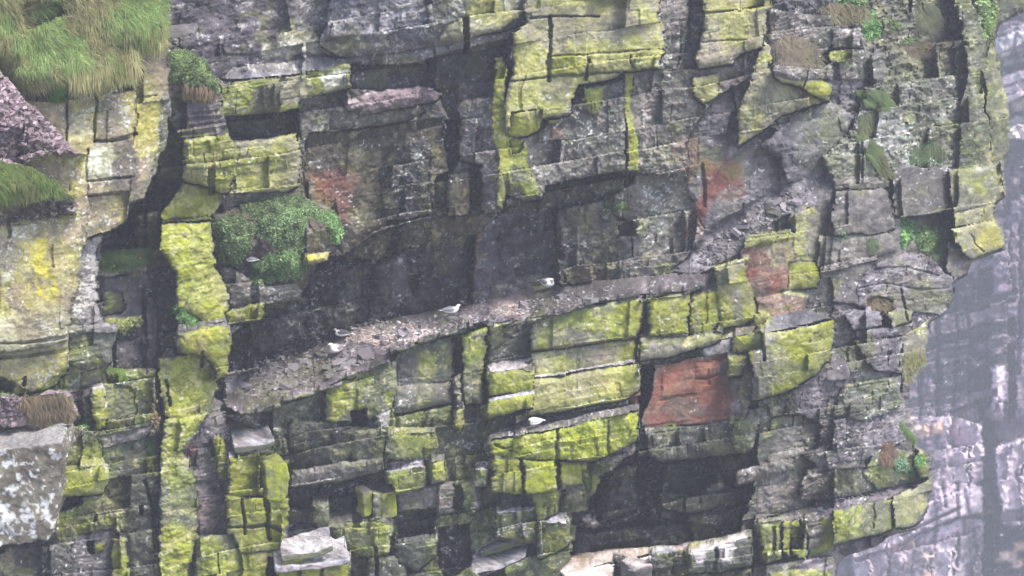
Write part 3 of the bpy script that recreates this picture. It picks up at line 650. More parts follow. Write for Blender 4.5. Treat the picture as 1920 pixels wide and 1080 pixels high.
for qx, qy, qw in ((455,778,46),(505,764,40),(560,742,54),(618,722,44),(668,700,40),(712,684,36),(752,652,44),(800,636,40),(850,620,46),(898,606,34),(942,604,40),(1010,594,40),(1062,580,46),(1120,566,44),(1180,556,40),(1240,548,44),(1300,542,40)):
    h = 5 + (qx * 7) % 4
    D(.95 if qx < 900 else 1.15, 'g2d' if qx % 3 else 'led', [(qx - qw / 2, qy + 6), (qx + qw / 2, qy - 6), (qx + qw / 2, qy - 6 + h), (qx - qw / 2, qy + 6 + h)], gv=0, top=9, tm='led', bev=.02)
# left end of the lower wall
T('pk', [(405,800),(415,760),(450,775),(505,800),(518,835),(480,850),(425,850)], label='pale slabby shelf at the left end')
C('gu', [(440,790),(480,800),(500,830),(460,830)], a=.7)
D(0.1, 'dkg', [(425,780),(505,770),(545,790),(545,900),(520,880),(510,820)])
# --- rock pillar
D(0.0, 'pu', [(350,790),(420,770),(440,850),(435,1000),(365,1010),(360,900)], 'rock_face', label='purple grey face between the green pillars', sec='rock_pillar')
C('rd', [(350,830),(368,828),(366,860),(352,865)], a=.7, nz=6); C('pk', [(370,940),(425,930),(430,1000),(370,1000)], a=.6)
D(0.5, 'g1', [(395,825),(412,815),(430,865),(428,905),(412,900),(402,860)])
D(1.0, 'g1', [(430,858),(486,848),(490,880),(492,930),(430,932)], 'rock_block', label='bright green block left of the free corner block', sec='rock_pillar')
D(1.0, 'g1', [(425,930),(540,935),(542,1000),(520,1040),(430,1050)], 'rock_face', sec='rock_pillar'); K([(455,935),(460,1000)], 3, .4); K([(430,990),(500,985),(540,1000)], 3, .4); K([(500,935),(505,1010)], 4, .5)
D(0.8, 'g1', [(420,1040),(520,1030),(515,1190),(415,1190)], 'rock_face', sec='rock_pillar')
D(0.7, 'g2', [(365,1005),(440,1000),(455,1060),(450,1190),(365,1190)], 'rock_face', sec='rock_pillar'); C('g1', [(390,1050),(450,1040),(450,1190),(390,1190)], a=.7)
T('g2', [(478,862),(500,848),(540,862),(541,872),(488,876)], part=None)
pass
D(1.1, 'g2', [(487,862),(498,868),(500,936),(487,925)], gxs=.9)  # left face of the corner block, duller green stands in for shade
T('gu', [(520,1060),(535,990),(560,975),(600,980),(615,1010),(650,1035),(655,1050),(600,1055),(540,1068)], label='pale slabs whitened by droppings at the foot of the wall')
D(1.3, 'g1', [(520,1062),(560,1052),(600,1058),(655,1048),(656,1190),(515,1190)], 'rock_block', label='bright green front of the pale slabs'); D(1.5, 'g1', [(522,1045),(575,1038),(578,1050),(530,1062)], bev=.05)
K([(560,1060),(558,1100)], 4, .4); K([(605,1060),(603,1100)], 4, .4)
D(-0.5, 'dk', [(500,1040),(520,1050),(520,1080),(500,1085)])
D(0.2, 'dkg', [(285,700),(345,600),(345,1190),(285,1190)])
D(-0.4, 'pu', [(183,520),(345,495),(348,560),(335,610),(300,650),(292,720),(215,700),(205,640),(188,600)], 'rock_wall', sec='rock_pillar', label='dark slate wall between buttress and pillar', amp=(.08,.02,.04))
K([(270,540),(272,620),(275,700)], 2.5, .3); K([(292,560),(300,640)], 3, .3)
D(-1.4, 'dk', [(284,690),(300,690),(300,745),(286,750)])
D(-0.6, 'pu', [(215,640),(262,630),(275,690),(268,715),(220,715)], 'rock_block', sec='rock_pillar', label='smooth purple grey slab leaning on the dark wall')
D(-0.2, 'dkg', [(300,595),(330,575),(345,610),(330,660),(302,650)])
D(0.9, 'dkst', [(308,150),(410,165),(416,190),(420,215),(426,240),(432,265),(345,268),(312,262)], 'rock_face', label='dark splintered beds under the moss cap', sec='rock_pillar')
D(0.5, 'pu', [(300,190),(320,180),(320,330),(300,340)], sec='rock_pillar'); C('g2', [(300,210),(318,200),(316,300),(302,300)], a=.6)
D(0.5, 'dkg', [(300,260),(345,258),(345,340),(310,345),(295,330)])
D(1.3, 'soil', [(312,120),(360,100),(400,125),(412,170),(400,195),(312,185)], dome=.4)
D(0.95, 'g1', [(300,330),(345,325),(420,350),(424,380),(418,398),(410,410),(298,418),(300,370)], 'rock_block', sec='rock_pillar', amp=(.06,.05,.05))
D(1.6, 'g1', [(340,262),(425,250),(442,275),(446,300),(436,342),(425,362),(400,352),(345,340),(310,328),(342,318)], 'rock_block', label='bright green projecting beds high on the pillar', sec='rock_pillar', amp=(.12,.1,.05))
D(1.1, 'g1', [(294,420),(397,415),(400,450),(402,500),(422,530),(432,560),(430,602),(382,604),(335,580),(330,510),(308,482),(294,470)], 'rock_face', label='lime yellow face of the pillar', sec='rock_pillar', amp=(.04,.04,.06))
C('g1b', [(310,430),(390,425),(390,520),(420,590),(345,570),(335,500)], a=.6)
D(0.9, 'dkg', [(330,600),(345,585),(380,605),(400,612),(345,625)])
D(1.5, 'g1', [(333,622),(405,612),(430,602),(433,640),(426,705),(406,715),(404,682),(385,668),(340,662),(328,642)], 'rock_block', sec='rock_pillar', label='green overhanging block halfway down the pillar'); C('yel', [(345,630),(395,622),(390,650),(350,655)], a=.5)
D(0.9, 'g1', [(298,672),(378,664),(405,682),(406,730),(392,770),(360,792),(315,788),(296,730)], 'rock_face', sec='rock_pillar', amp=(.04,.04,.06)); C('dkg', [(296,670),(325,668),(325,760),(300,770)], a=.6)
D(0.8, 'g2', [(308,788),(392,772),(372,812),(350,850),(366,900),(370,960),(366,1010),(352,1080),(352,1190),(283,1190),(290,1080),(302,990),(295,900)], 'rock_face', sec='rock_pillar', label='dull green foot of the pillar', amp=(.05,.05,.08))
C('g1', [(300,985),(366,1000),(352,1080),(352,1190),(283,1190)], nz=12); C('g1', [(345,780),(392,772),(370,812),(350,850)], a=.7)
K([(312,715),(318,760)], 2.5, .35); K([(378,660),(378,685)], 3, .4); K([(300,415),(400,405)], 3, .3)
# mossy mound right of the pillar and the grey rock below it
D(0.2, 'gr', [(405,490),(470,520),(550,530),(567,545),(560,562),(500,572),(432,582),(425,540)], 'rock_face')
D(0.8, 'g1', [(422,585),(490,568),(497,585),(482,600),(428,610)], 'rock_slab', label='thin lime green slab jutting from the pillar'); 
D(-0.1, 'gr', [(425,365),(540,360),(620,390),(640,410),(640,455),(590,475),(580,510),(560,530),(500,535),(465,505),(410,500),(405,400)], 'rock_face')
D(0.5, 'soil', [(400,400),(470,385),(565,368),(640,412),(640,455),(590,470),(580,510),(560,528),(500,530),(470,500),(430,495),(400,460)], dome=.6)
C('wdg', [(565,430),(610,435),(630,455),(570,465)], nz=8)
D(0.9, 'yel', [(570,478),(618,474),(612,490),(585,498),(570,496)], 'rock_block', sec='cliff', label='small lemon yellow lichen block beside the moss')
# --- left rock buttress
D(0.5, 'g2d', [(-320,700),(300,690),(300,1190),(-320,1190)], amp=(.14,.05,.08))
D(-0.9, 'dkg', [(195,440),(235,418),(245,390),(270,372),(290,335),(305,262),(345,260),(345,340),(300,400),(300,480),(270,488),(190,475)], 'cave', sec='rock_buttress')
D(-2.0, 'dk', [(222,420),(262,400),(262,470),(225,470)]); D(0.1, 'g2', [(300,200),(345,262),(345,335),(305,345),(296,330)]); D(-0.3, 'g2d', [(256,405),(298,395),(300,470),(258,472)], sec='rock_pillar', part='rock_face'); K([(272,400),(274,470)], 4, .6)
D(-1.3, 'pu', [(190,432),(215,430),(218,455),(230,462),(225,475),(190,475)], 'rock_block', sec='rock_buttress')
D(-0.3, 'g2d', [(193,545),(205,540),(233,552),(232,575),(222,590),(193,592)], 'rock_block', sec='rock_buttress', amp=(.05,.16,.05))
D(0.2, 'g2', [(193,597),(270,590),(268,605),(230,625),(195,615)], 'ledge', sec='rock_buttress')
D(1.3, 'lg', [(165,440),(186,440),(184,480),(180,540),(192,600),(224,617),(205,626),(124,626),(127,590),(138,560),(142,500),(148,455)], 'buttress', label='pale grey flaring column', amp=(.03,.06,.08))
D(1.3, 'g2d', [(124,624),(222,620),(213,642),(205,682),(160,692),(126,692)], 'rock_block', label='olive underside of the pale column', amp=(.03,.12,.05))
D(1.5, 'lg', [(124,612),(190,608),(224,616),(221,623),(124,626)], bev=.02)
D(0.9, 'g2d', [(-320,690),(125,680),(160,692),(150,740),(-320,745)])
D(1.6, 'g2', [(20,692),(125,650),(129,690),(102,720),(76,735),(24,742)], 'rock_block', label='mossy block under the lichened buttress'); K([(45,708),(46,720)], 4, .5)
D(2.0, 'och', [(-320,-110),(313,-110),(313,95),(319,180),(302,260),(292,330),(270,368),(242,382),(236,418),(202,430),(165,442),(155,465),(148,540),(130,600),(127,640),(126,690),(60,735),(0,705),(-320,705)], 'rock_face', label='ochre lichened buttress face', gv=-.1, bev=.15, bw=9)
D(1.85, 'och', [(258,100),(313,92),(320,180),(302,262),(292,330),(262,340),(250,270),(256,170)], gxs=.35, bev=.02); C('yel', [(255,190),(305,185),(295,270),(255,270)], a=.6)
D(1.75, 'gr2', [(305,183),(320,180),(318,250),(300,300),(292,330),(285,325),(300,250)], bev=.02)
C('dkp', [(210,268),(250,262),(258,300),(256,355),(208,362),(205,300)], a=.7, nz=5); C('lc', [(160,275),(212,270),(208,338),(162,340)], a=.9, nz=8); C('lc', [(130,215),(175,200),(175,260),(130,265)], a=.5); C('lc', [(225,200),(250,195),(245,240),(225,240)], a=.5); C('lc', [(230,365),(240,362),(235,418),(215,415)], a=.6, nz=6)
C('gr2', [(182,185),(222,178),(220,250),(180,262)], a=.5)
D(1.8, 'och', [(162,368),(240,362),(235,418),(202,430),(165,442)], 'rock_block', label='lower ochre block beside the dark cave', bev=.05)
C('gr2', [(140,430),(165,440),(240,385),(290,335),(294,310),(270,350),(235,380),(190,420)], a=.8, nz=5)
D(2.5, 'och', [(-320,415),(40,412),(100,405),(150,400),(156,440),(151,470),(146,540),(130,590),(125,640),(60,655),(-320,700)], 'rock_face', label='blotchy yellow and white lichened block', gv=-.08, bev=.15, bw=9)
C('yel', [(50,450),(88,450),(92,500),(112,560),(100,605),(60,590),(38,560),(65,520)], nz=18); C('lc', [(20,415),(70,415),(60,450),(25,445)], a=.6); C('brn', [(60,430),(85,420),(80,445),(62,445)], a=.4, nz=6); C('lc', [(-10,590),(125,580),(125,640),(60,660),(-10,690)], a=.45, nz=22); C('brn', [(20,570),(70,580),(75,640),(30,640)], a=.4); C('lc', [(-10,470),(30,470),(25,530),(-10,530)], a=.5)
K([(-100,652),(60,642),(125,632)], 3, .25); K([(-100,680),(50,668),(126,655)], 3, .25); K([(126,190),(126,265)], 2.2, .2); K([(178,180),(180,215),(176,265)], 2.5, .25); K([(255,172),(256,220),(250,272)], 2, .12); K([(165,340),(205,337),(250,330)], 2.5, .2); K([(164,367),(205,363),(240,360)], 2.5, .25); K([(176,266),(205,266),(238,260),(255,252)], 4, .35); K([(163,280),(163,368)], 2, .15); K([(260,181),(293,180)], 1.5, .12); K([(15,415),(16,445)], 3, .2)
D(2.6, 'grs', [(-320,-110),(310,-110),(312,80),(240,100),(255,160),(180,175),(125,185),(40,188),(0,130),(-320,130)], 'turf', label='grassy hump of turf on top of the buttress', dome=.6)
D(2.3, 'soil', [(30,186),(85,190),(126,188),(180,178),(256,168),(255,155),(215,158),(180,168),(120,178),(30,168)], 'soil_bank', bev=.0)
D(2.5, 'soil', [(30,0),(60,-10),(112,0),(118,30),(85,45),(45,60),(32,40)], dome=.4)
D(3.2, 'scr', [(-320,110),(0,130),(40,180),(75,212),(110,250),(130,270),(160,290),(100,292),(60,302),(0,330),(-320,340)], 'scree', label='slope of loose purple shale', dome=.4)
D(3.0, 'soil', [(-320,330),(0,330),(60,345),(105,352),(138,368),(142,402),(100,409),(40,414),(0,420),(-320,422)], 'soil_bank', label='dark peaty bank under the lower turf')
D(3.4, 'grs', [(-320,300),(0,300),(60,312),(108,345),(138,372),(90,368),(40,392),(0,398),(-320,400)], 'turf', dome=.5)
D(1.6, 'pk', [(-320,742),(0,736),(60,745),(92,728),(132,735),(145,772),(130,800),(60,805),(-320,800)], 'ledge', label='pinkish flaggy ledge with dead grass')
D(0.6, 'g2', [(150,696),(196,690),(206,720),(250,725),(258,772),(246,800),(200,812),(190,790),(178,770),(175,730),(150,730)], 'rock_block', label='olive bedded block beside the soil pocket'); D(1.0, 'g1', [(172,735),(192,730),(202,770),(200,800),(178,808),(172,780)], 'rock_block')
D(0.8, 'dkg', [(145,735),(172,735),(170,780),(148,800)])
D(0.6, 'pu', [(183,818),(250,805),(290,795),(272,820),(240,842),(195,848)], 'rock_slab', label='purple grey slab bridging the two green walls')
D(0.3, 'g2d', [(190,842),(300,815),(300,1000),(200,1000)], 'rock_face', amp=(.12,.05,.08)); C('g2', [(195,870),(240,900),(240,990),(200,980)], a=.7)
D(1.2, 'g1', [(112,880),(195,872),(202,900),(192,926),(110,934)], 'rock_block', label='bright green block beside the speckled boulder'); D(-0.4, 'dkg', [(110,934),(155,930),(155,965),(112,965)])
D(0.6, 'g2', [(100,965),(160,940),(200,930),(235,960),(225,1000),(160,1000),(95,1010)], amp=(.2,.05,.1)); C('g1', [(170,940),(220,930),(235,975),(190,980)], a=.6); C('g1', [(96,960),(130,965),(130,1005),(96,1010)], a=.6)
D(0.4, 'pu', [(145,1000),(210,990),(212,1040),(208,1190),(140,1190),(120,1050)], 'rock_face'); D(-0.6, 'dk', [(162,1014),(176,1012),(178,1036),(166,1038)]); D(0.6, 'g2', [(174,1018),(196,1016),(196,1036),(176,1038)])
D(0.5, 'dkg', [(-320,1030),(100,1018),(140,1045),(120,1190),(-320,1190)], 'rock_face', amp=(.12,.1,.08)); C('och', [(-20,1045),(20,1040),(25,1080),(-20,1090)], a=.7)
D(0.8, 'g1', [(210,1010),(238,1010),(240,1190),(208,1190)], 'rock_face'); D(0.4, 'g2d', [(240,1000),(290,990),(286,1190),(240,1190)])
K([(290,950),(293,1030)], 5, .5); K([(272,900),(286,950)], 4, .4)
D(1.0, 'wd', [(-320,800),(160,800),(150,870),(110,880),(110,1010),(-320,1020)])
C('g2', [(110,830),(190,820),(190,870),(112,878)], a=.7)

K([(1612,540),(1660,530),(1720,545),(1785,540)], 2, .2); K([(1640,505),(1700,500),(1760,515)], 2, .2); K([(1690,545),(1700,600)], 2.5, .3); C('gr', [(1690,500),(1740,500),(1730,540),(1690,535)], a=.5); C('g2d', [(1740,560),(1785,540),(1775,585),(1745,600)], a=.5)
SIL = [(-400,-200),(2100,-200),(2100,8),(1920,20),(1872,46),(1863,76),(1866,92),(1874,110),(1880,160),(1890,200),(1893,240),(1888,285),(1880,305),(1883,340),(1884,368),(1868,382),(1868,410),(1880,425),(1882,468),(1820,488),(1812,515),(1786,530),(1786,560),(1776,582),(1744,604),(1738,640),(1728,680),(1708,706),(1702,760),(1712,800),(1722,842),(1744,850),(1748,910),(1736,960),(1716,990),(1668,1004),(1640,1022),(1582,1042),(1567,1060),(1566,1200),(-400,1200)]

# --- breakage: joints, beds, roughness, then the cracks
C('g2', [(1800,-40),(1880,-40),(1890,300),(1850,310),(1815,120)], a=.55, nz=26); C('g2d', [(1480,200),(1560,190),(1620,260),(1540,330),(1490,300)], a=.4, nz=26); C('g2d', [(1640,60),(1790,30),(1800,150),(1660,170)], a=.5, nz=28); C('g2d', [(1560,620),(1640,620),(1640,720),(1570,700)], a=.5, nz=22); C('dkg', [(1500,780),(1620,760),(1600,860),(1500,880)], a=.5, nz=26)
AMPL *= np.interp(X, [1420, 1500], [1, 2.2]); AMPB *= np.interp(X, [1420, 1500], [1, 1.35]); AMPN *= np.interp(X, [1420, 1500], [1, 1.25])
r1, q1, p1, h1, e1, u1, t1 = fracture(X + SX * 1.3, Y + SY, 46, 125, 301)
r2, q2, p2, h2, e2, u2, t2 = fracture(X + SX * 1.6, Y + SY * .9, 22, 48, 302)
lam = fbm(X + SX, Y + 0.16 * X + SY, 5.5, 2, 303, 14.0)
lam2 = sstep(0.35, 0.65, lam)
BRK = sstep(.50, .62, fbm(X, Y, 80, 3, 307))          # where the rock is shattered, against whole faces
AB = AMPB * (0.6 + 0.8 * fbm(X, Y, 90, 2, 304))
A2 = AB * (0.10 + 1.0 * BRK)
DEP += AB * ((r1 - 0.5) * 2.6 + (q1 - 0.5) * 1.2) + A2 * 0.7 * ((r2 - 0.5) * 1.2 + (q2 - 0.5))
DEP += -0.42 * (p1 - 0.5) * h1 / PXM * np.clip(AMPB / 0.1, 0, 1.5)
DEP += AB * 0.5 * (1 - sstep(0.4, 2.0, e1)) * sstep(.48, .58, N_MID) + A2 * 0.3 * (1 - sstep(0.3, 1.6, e2)) * sstep(.5, .6, N_PAT)
DEP += AMPL * (0.12 + 0.5 * BRK) * ((lam2 - 0.5) * 1.5)
DEP += np.clip(AB / 0.1, 0, 1.3) * ((t1 - 0.5) * 1.1 * u1 / PXM + (t2 - 0.5) * 0.5 * BRK * u2 / PXM + (r2 - 0.6) * 0.4 * BRK * (p2 - 0.5) * h2 / PXM)
rough = fbm(X, Y, 30, 5, 305, gain=0.62) - 0.5 + .12 * (N_GRN - .5)
rid = np.abs(fbm(X + WX, Y + WY, 18, 3, 306) - 0.5) * 2
DEP += AMPN * (rough * 3.0 + (0.25 - rid) * 0.5)
# crumbly stone: small angular knobs and pits where the rock is rough
r3, q3, p3, h3, e3, u3, t3 = fracture(X + WX * .8, Y + WY * .6, 8, 11, 308)
CR = sstep(.05, .12, AMPN)
DEP += CR * AMPN * ((r3 - .5) * .8 + (t3 - .5) * .5 * u3 / 6) * sstep(.40, .55, fbm(X, Y, 50, 3, 309))
DEP += np.clip(AMPN, .04, .16) * ((fbm(X + WX, Y + WY, 11, 3, 310, gain=.6) - .5) * 1.5)
M1 = fbm(X + WX * 2, Y + WY * 2, 10, 4, 411, gain=.7); M2 = fbm(X + WX * 2, Y + WY * 2, 26, 4, 412, gain=.65)
TOPG = sstep(.04, .07, AMPN)
RGB *= (1 + (.35 + .45 * TOPG)[...] * ((M1 - .5) * 1.9) + (M2 - .5) * .9).clip(.45, 1.7)[..., None]
al = (sstep(.62, .70, M1) * sstep(.48, .6, M2) * .55 * TOPG * np.interp(X, [1400, 1500], [1, .5]))[..., None]          # pale crust lichen
RGB[:] = RGB * (1 - al) + lin((178, 178, 172)) * al
cut_cracks()
# lichen is patchy: bare stone, darker runs and pale crust break up the green
GN = sstep(1.15, 1.7, RGB[..., 1] / (RGB[..., 2] + 1e-4))
LIME = 1 - .8 * sstep(1.7, 3.6, RGB[..., 1] / (RGB[..., 2] + 1e-4))
b1 = fbm(X + WX * 2, Y + WY * 2, 30, 5, 401, gain=.68); b2 = fbm(X + WX * 3, Y * .2, 9, 4, 402, gain=.6); b3 = fbm(X, Y, 70, 3, 403)
al = (np.maximum(sstep(.56, .68, b1) * .6, sstep(.58, .70, b2) * .5) * GN * LIME)[..., None]
RGB[:] = RGB * (1 - al) + class_rgb('gr', (slice(None), slice(None))) * .92 * al
al = (sstep(.60, .72, fbm(X + WX, Y + WY, 16, 4, 404, gain=.65)) * .55 * GN)[..., None]
RGB[:] = RGB * (1 - al) + lin((176, 172, 128)) * al
al = (sstep(.5, .68, b3) * .2 * GN)[..., None]
RGB[:] = RGB * (1 - al) + RGB * np.array([.82, .86, 1.1]) * al
# thin growth of algae also reaches the grey beds around it
al = (sstep(.55, .72, fbm(X + WX * 2, Y + WY * 2, 60, 5, 405, gain=.6)) * .38 * (1 - GN) * (AMPN < .2))[..., None]
RGB[:] = RGB * (1 - al) + lin((118, 122, 72)) * al
# joint blocks differ a little in tone, as split rock does
RGB *= (0.86 + 0.20 * r1 + 0.10 * q2 + 0.06 * (r2 - .5))[..., None]
DEPTH_AT = lambda px, py: DEP[np.clip(((np.asarray(py) - gy[0]) / STEP + .5).astype(int), 0, NY - 1), np.clip(((np.asarray(px) - gx[0]) / STEP + .5).astype(int), 0, NX - 1)]
# ------------------------------------------------------------------ materials
def rock_material(name, bump=0.35, rough=0.92):
    m = bpy.data.materials.new(name); m.use_nodes = True
    nt = m.node_tree; n = nt.nodes; l = nt.links
    b = n["Principled BSDF"]; b.inputs["Roughness"].default_value = rough
    b.inputs["Specular IOR Level"].default_value = 0.25
    a = n.new("ShaderNodeAttribute"); a.attribute_name = "Col"
    tc = n.new("ShaderNodeNewGeometry")
    n1 = n.new("ShaderNodeTexNoise"); n1.inputs["Scale"].default_value = 9; n1.inputs["Detail"].default_value = 8; n1.inputs["Roughness"].default_value = 0.75
    n2 = n.new("ShaderNodeTexNoise"); n2.inputs["Scale"].default_value = 38; n2.inputs["Detail"].default_value = 4
    l.new(tc.outputs["Position"], n1.inputs["Vector"]); l.new(tc.outputs["Position"], n2.inputs["Vector"])
    r = n.new("ShaderNodeMapRange"); r.inputs[1].default_value = 0.3; r.inputs[2].default_value = 0.7; r.inputs[3].default_value = 0.74; r.inputs[4].default_value = 1.24
    l.new(n1.outputs[0], r.inputs[0])
    mx = n.new("ShaderNodeMix"); mx.data_type = 'RGBA'; mx.blend_type = 'MULTIPLY'; mx.inputs[0].default_value = 1.0
    l.new(a.outputs["Color"], mx.inputs[6]); l.new(r.outputs[0], mx.inputs[7])
    # pale specks of lichen and droppings
    s = n.new("ShaderNodeMapRange"); s.inputs[1].default_value = 0.70; s.inputs[2].default_value = 0.76
    l.new(n2.outputs[0], s.inputs[0])
    m2 = n.new("ShaderNodeMix"); m2.data_type = 'RGBA'; m2.inputs[7].default_value = (0.55, 0.54, 0.55, 1)
    sc = n.new("ShaderNodeMath"); sc.operation = 'MULTIPLY'; sc.inputs[1].default_value = 0.6
    l.new(s.outputs[0], sc.inputs[0]); l.new(sc.outputs[0], m2.inputs[0]); l.new(mx.outputs[2], m2.inputs[6])
    l.new(m2.outputs[2], b.inputs["Base Color"])
    bp = n.new("ShaderNodeBump"); bp.inputs["Strength"].default_value = bump; bp.inputs["Distance"].default_value = 0.06
    l.new(n1.outputs[0], bp.inputs["Height"]); l.new(bp.outputs[0], b.inputs["Normal"])
    return m

def leaf_material(name, trans=0.25):
    m = bpy.data.materials.new(name); m.use_nodes = True
    nt = m.node_tree; n = nt.nodes; l = nt.links
    b = n["Principled BSDF"]; b.inputs["Roughness"].default_value = 0.7; b.inputs["Specular IOR Level"].default_value = 0.2
    a = n.new("ShaderNodeAttribute"); a.attribute_name = "Col"
    tc = n.new("ShaderNodeNewGeometry")
    n1 = n.new("ShaderNodeTexNoise"); n1.inputs["Scale"].default_value = 5
    l.new(tc.outputs["Position"], n1.inputs["Vector"])
    r = n.new("ShaderNodeMapRange"); r.inputs[1].default_value = 0.3; r.inputs[2].default_value = 0.7; r.inputs[3].default_value = 0.75; r.inputs[4].default_value = 1.2
    l.new(n1.outputs[0], r.inputs[0])
    mx = n.new("ShaderNodeMix"); mx.data_type = 'RGBA'; mx.blend_type = 'MULTIPLY'; mx.inputs[0].default_value = 1.0
    l.new(a.outputs["Color"], mx.inputs[6]); l.new(r.outputs[0], mx.inputs[7]); l.new(mx.outputs[2], b.inputs["Base Color"])
    t = n.new("ShaderNodeBsdfTranslucent"); l.new(mx.outputs[2], t.inputs[0])
    ms = n.new("ShaderNodeMixShader"); ms.inputs[0].default_value = trans
    l.new(b.outputs[0], ms.inputs[1]); l.new(t.outputs[0], ms.inputs[2]); l.new(ms.outputs[0], n["Material Output"].inputs[0])
    return m

def plain(name, c, rough=0.6):
    m = bpy.data.materials.new(name); m.use_nodes = True
    nt = m.node_tree; n = nt.nodes; l = nt.links; b = n["Principled BSDF"]; b.inputs["Roughness"].default_value = rough
    tc = n.new("ShaderNodeTexCoord"); n1 = n.new("ShaderNodeTexNoise"); n1.inputs["Scale"].default_value = 30
    l.new(tc.outputs["Object"], n1.inputs["Vector"])
    r = n.new("ShaderNodeValToRGB")
    cc = lin(c); r.color_ramp.elements[0].position = .3; r.color_ramp.elements[1].position = .7
    r.color_ramp.elements[0].color = tuple(cc * .85) + (1,); r.color_ramp.elements[1].color = tuple(np.minimum(cc * 1.1, .9)) + (1,)
    l.new(n1.outputs[0], r.inputs[0]); l.new(r.outputs[0], b.inputs["Base Color"])
    return m

M_ROCK = rock_material("weathered_rock")
M_FAR = rock_material("far_rock", 0.3)
M_LEAF = leaf_material("leaf")
M_GRASS = leaf_material("grass_blade", 0.35)

# ------------------------------------------------------------------ object helpers
def link_mesh(name, verts, faces, mat, parent=None, colors=None, smooth=True):
    """verts (n,3), faces (m,k) arrays -> one mesh object"""
    verts = np.asarray(verts, np.float32); faces = np.asarray(faces, np.int32)
    me = bpy.data.meshes.new(name)
    m, k = faces.shape
    me.vertices.add(len(verts)); me.vertices.foreach_set("co", verts.ravel())
    me.loops.add(m * k); me.loops.foreach_set("vertex_index", faces.ravel())
    me.polygons.add(m); me.polygons.foreach_set("loop_start", np.arange(0, m * k, k, dtype=np.int32))
    try:
        me.polygons.foreach_set("loop_total", np.full(m, k, np.int32))
    except Exception:
        pass
    me.polygons.foreach_set("use_smooth", np.full(m, smooth, bool))
    if colors is not None:
        ca = me.color_attributes.new("Col", 'FLOAT_COLOR', 'POINT')
        c4 = np.ones((len(verts), 4), np.float32); c4[:, :3] = colors
        ca.data.foreach_set("color", c4.ravel())
    me.update(calc_edges=True)
    me.materials.append(mat)
    o = bpy.data.objects.new(name, me); COL.objects.link(o)
    if parent is not None:
        o.parent = parent
        o.matrix_parent_inverse = parent.matrix_basis.inverted()
    return o

def empty(name, loc=(0, 0, 0)):
    o = bpy.data.objects.new(name, None); COL.objects.link(o); o.location = tuple(float(v) for v in loc)
    return o

def tag(o, label, cat=None, group=None, kind=None):
    o['label'] = label
    if cat: o['category'] = cat
    if group: o['group'] = group
    if kind: o['kind'] = kind
    return o

# ------------------------------------------------------------------ the near cliff as meshes
sil = poly_sd(X + WX * .6, Y + WY * .6, SIL)
keep = sil > -3.0
DEP2 = np.where(sil < 0, DEP + 5.0 * np.clip(-sil / 1.5, 0, 1), DEP)
P = at(X, Y, DEP2)
fk = keep[:-1, :-1] & keep[1:, :-1] & keep[:-1, 1:] & keep[1:, 1:]
freg = REG[:-1, :-1]
idx = np.arange(NY * NX).reshape(NY, NX)
quads = np.stack([idx[1:, :-1], idx[1:, 1:], idx[:-1, 1:], idx[:-1, :-1]], axis=-1)
SECT = {
    'rock_buttress': ('ochre lichened rock buttress with grass on top at the left', (60, 600)),
    'rock_pillar': ('narrow bright green rock pillar between buttress and dark cave', (350, 900)),
    'cliff': ('layered sea cliff wall with green blocks and dark nesting ledge', (900, 900)),
    'headland': ('grey hazy outer headland of the cliff with mossy edge', (1650, 800)),
}
SECT_O = {}
for k, (lab, (a, b)) in SECT.items():
    e = empty(k, at(a, b, DEPTH_AT(a, b)))
    tag(e, lab, 'cliff', kind='structure'); SECT_O[k] = e
Pf = P.reshape(-1, 3); Cf = RGB.reshape(-1, 3)
order = np.argsort(freg[fk], kind='stable')
qs = quads[fk][order]; rs = freg[fk][order]
cuts = np.nonzero(np.diff(rs))[0] + 1
# tiny leftovers join the rock face of their section
face_of = {s: i for i, (s, p, l) in enumerate(REGIONS[:4])}
buckets = {}
for f, ri in zip(np.split(qs, cuts), [rs[0]] + [rs[c] for c in cuts]):
    s, p, l = REGIONS[ri]
    s = REGIONS[ri][0]
    key = ri if len(f) > 60 else [i for i in range(4) if REGIONS[i][0] == s][0]
    buckets.setdefault(key, []).append(f)
for ri, fl in buckets.items():
    f = np.concatenate(fl)
    s, p, l = REGIONS[ri]
    u, inv = np.unique(f.ravel(), return_inverse=True)
    o = link_mesh(p, Pf[u], inv.reshape(-1, 4), M_ROCK, SECT_O[s], Cf[u])
    if l: o['label'] = l
NEAR = dict(DEP=DEP, gx=gx, gy=gy, STEP=STEP)
def depth_at(px, py):
    g = NEAR
    i = np.clip(((np.asarray(py, float) - g['gy'][0]) / g['STEP'] + .5).astype(int), 0, g['DEP'].shape[0] - 1)
    j = np.clip(((np.asarray(px, float) - g['gx'][0]) / g['STEP'] + .5).astype(int), 0, g['DEP'].shape[1] - 1)
    return g['DEP'][i, j]

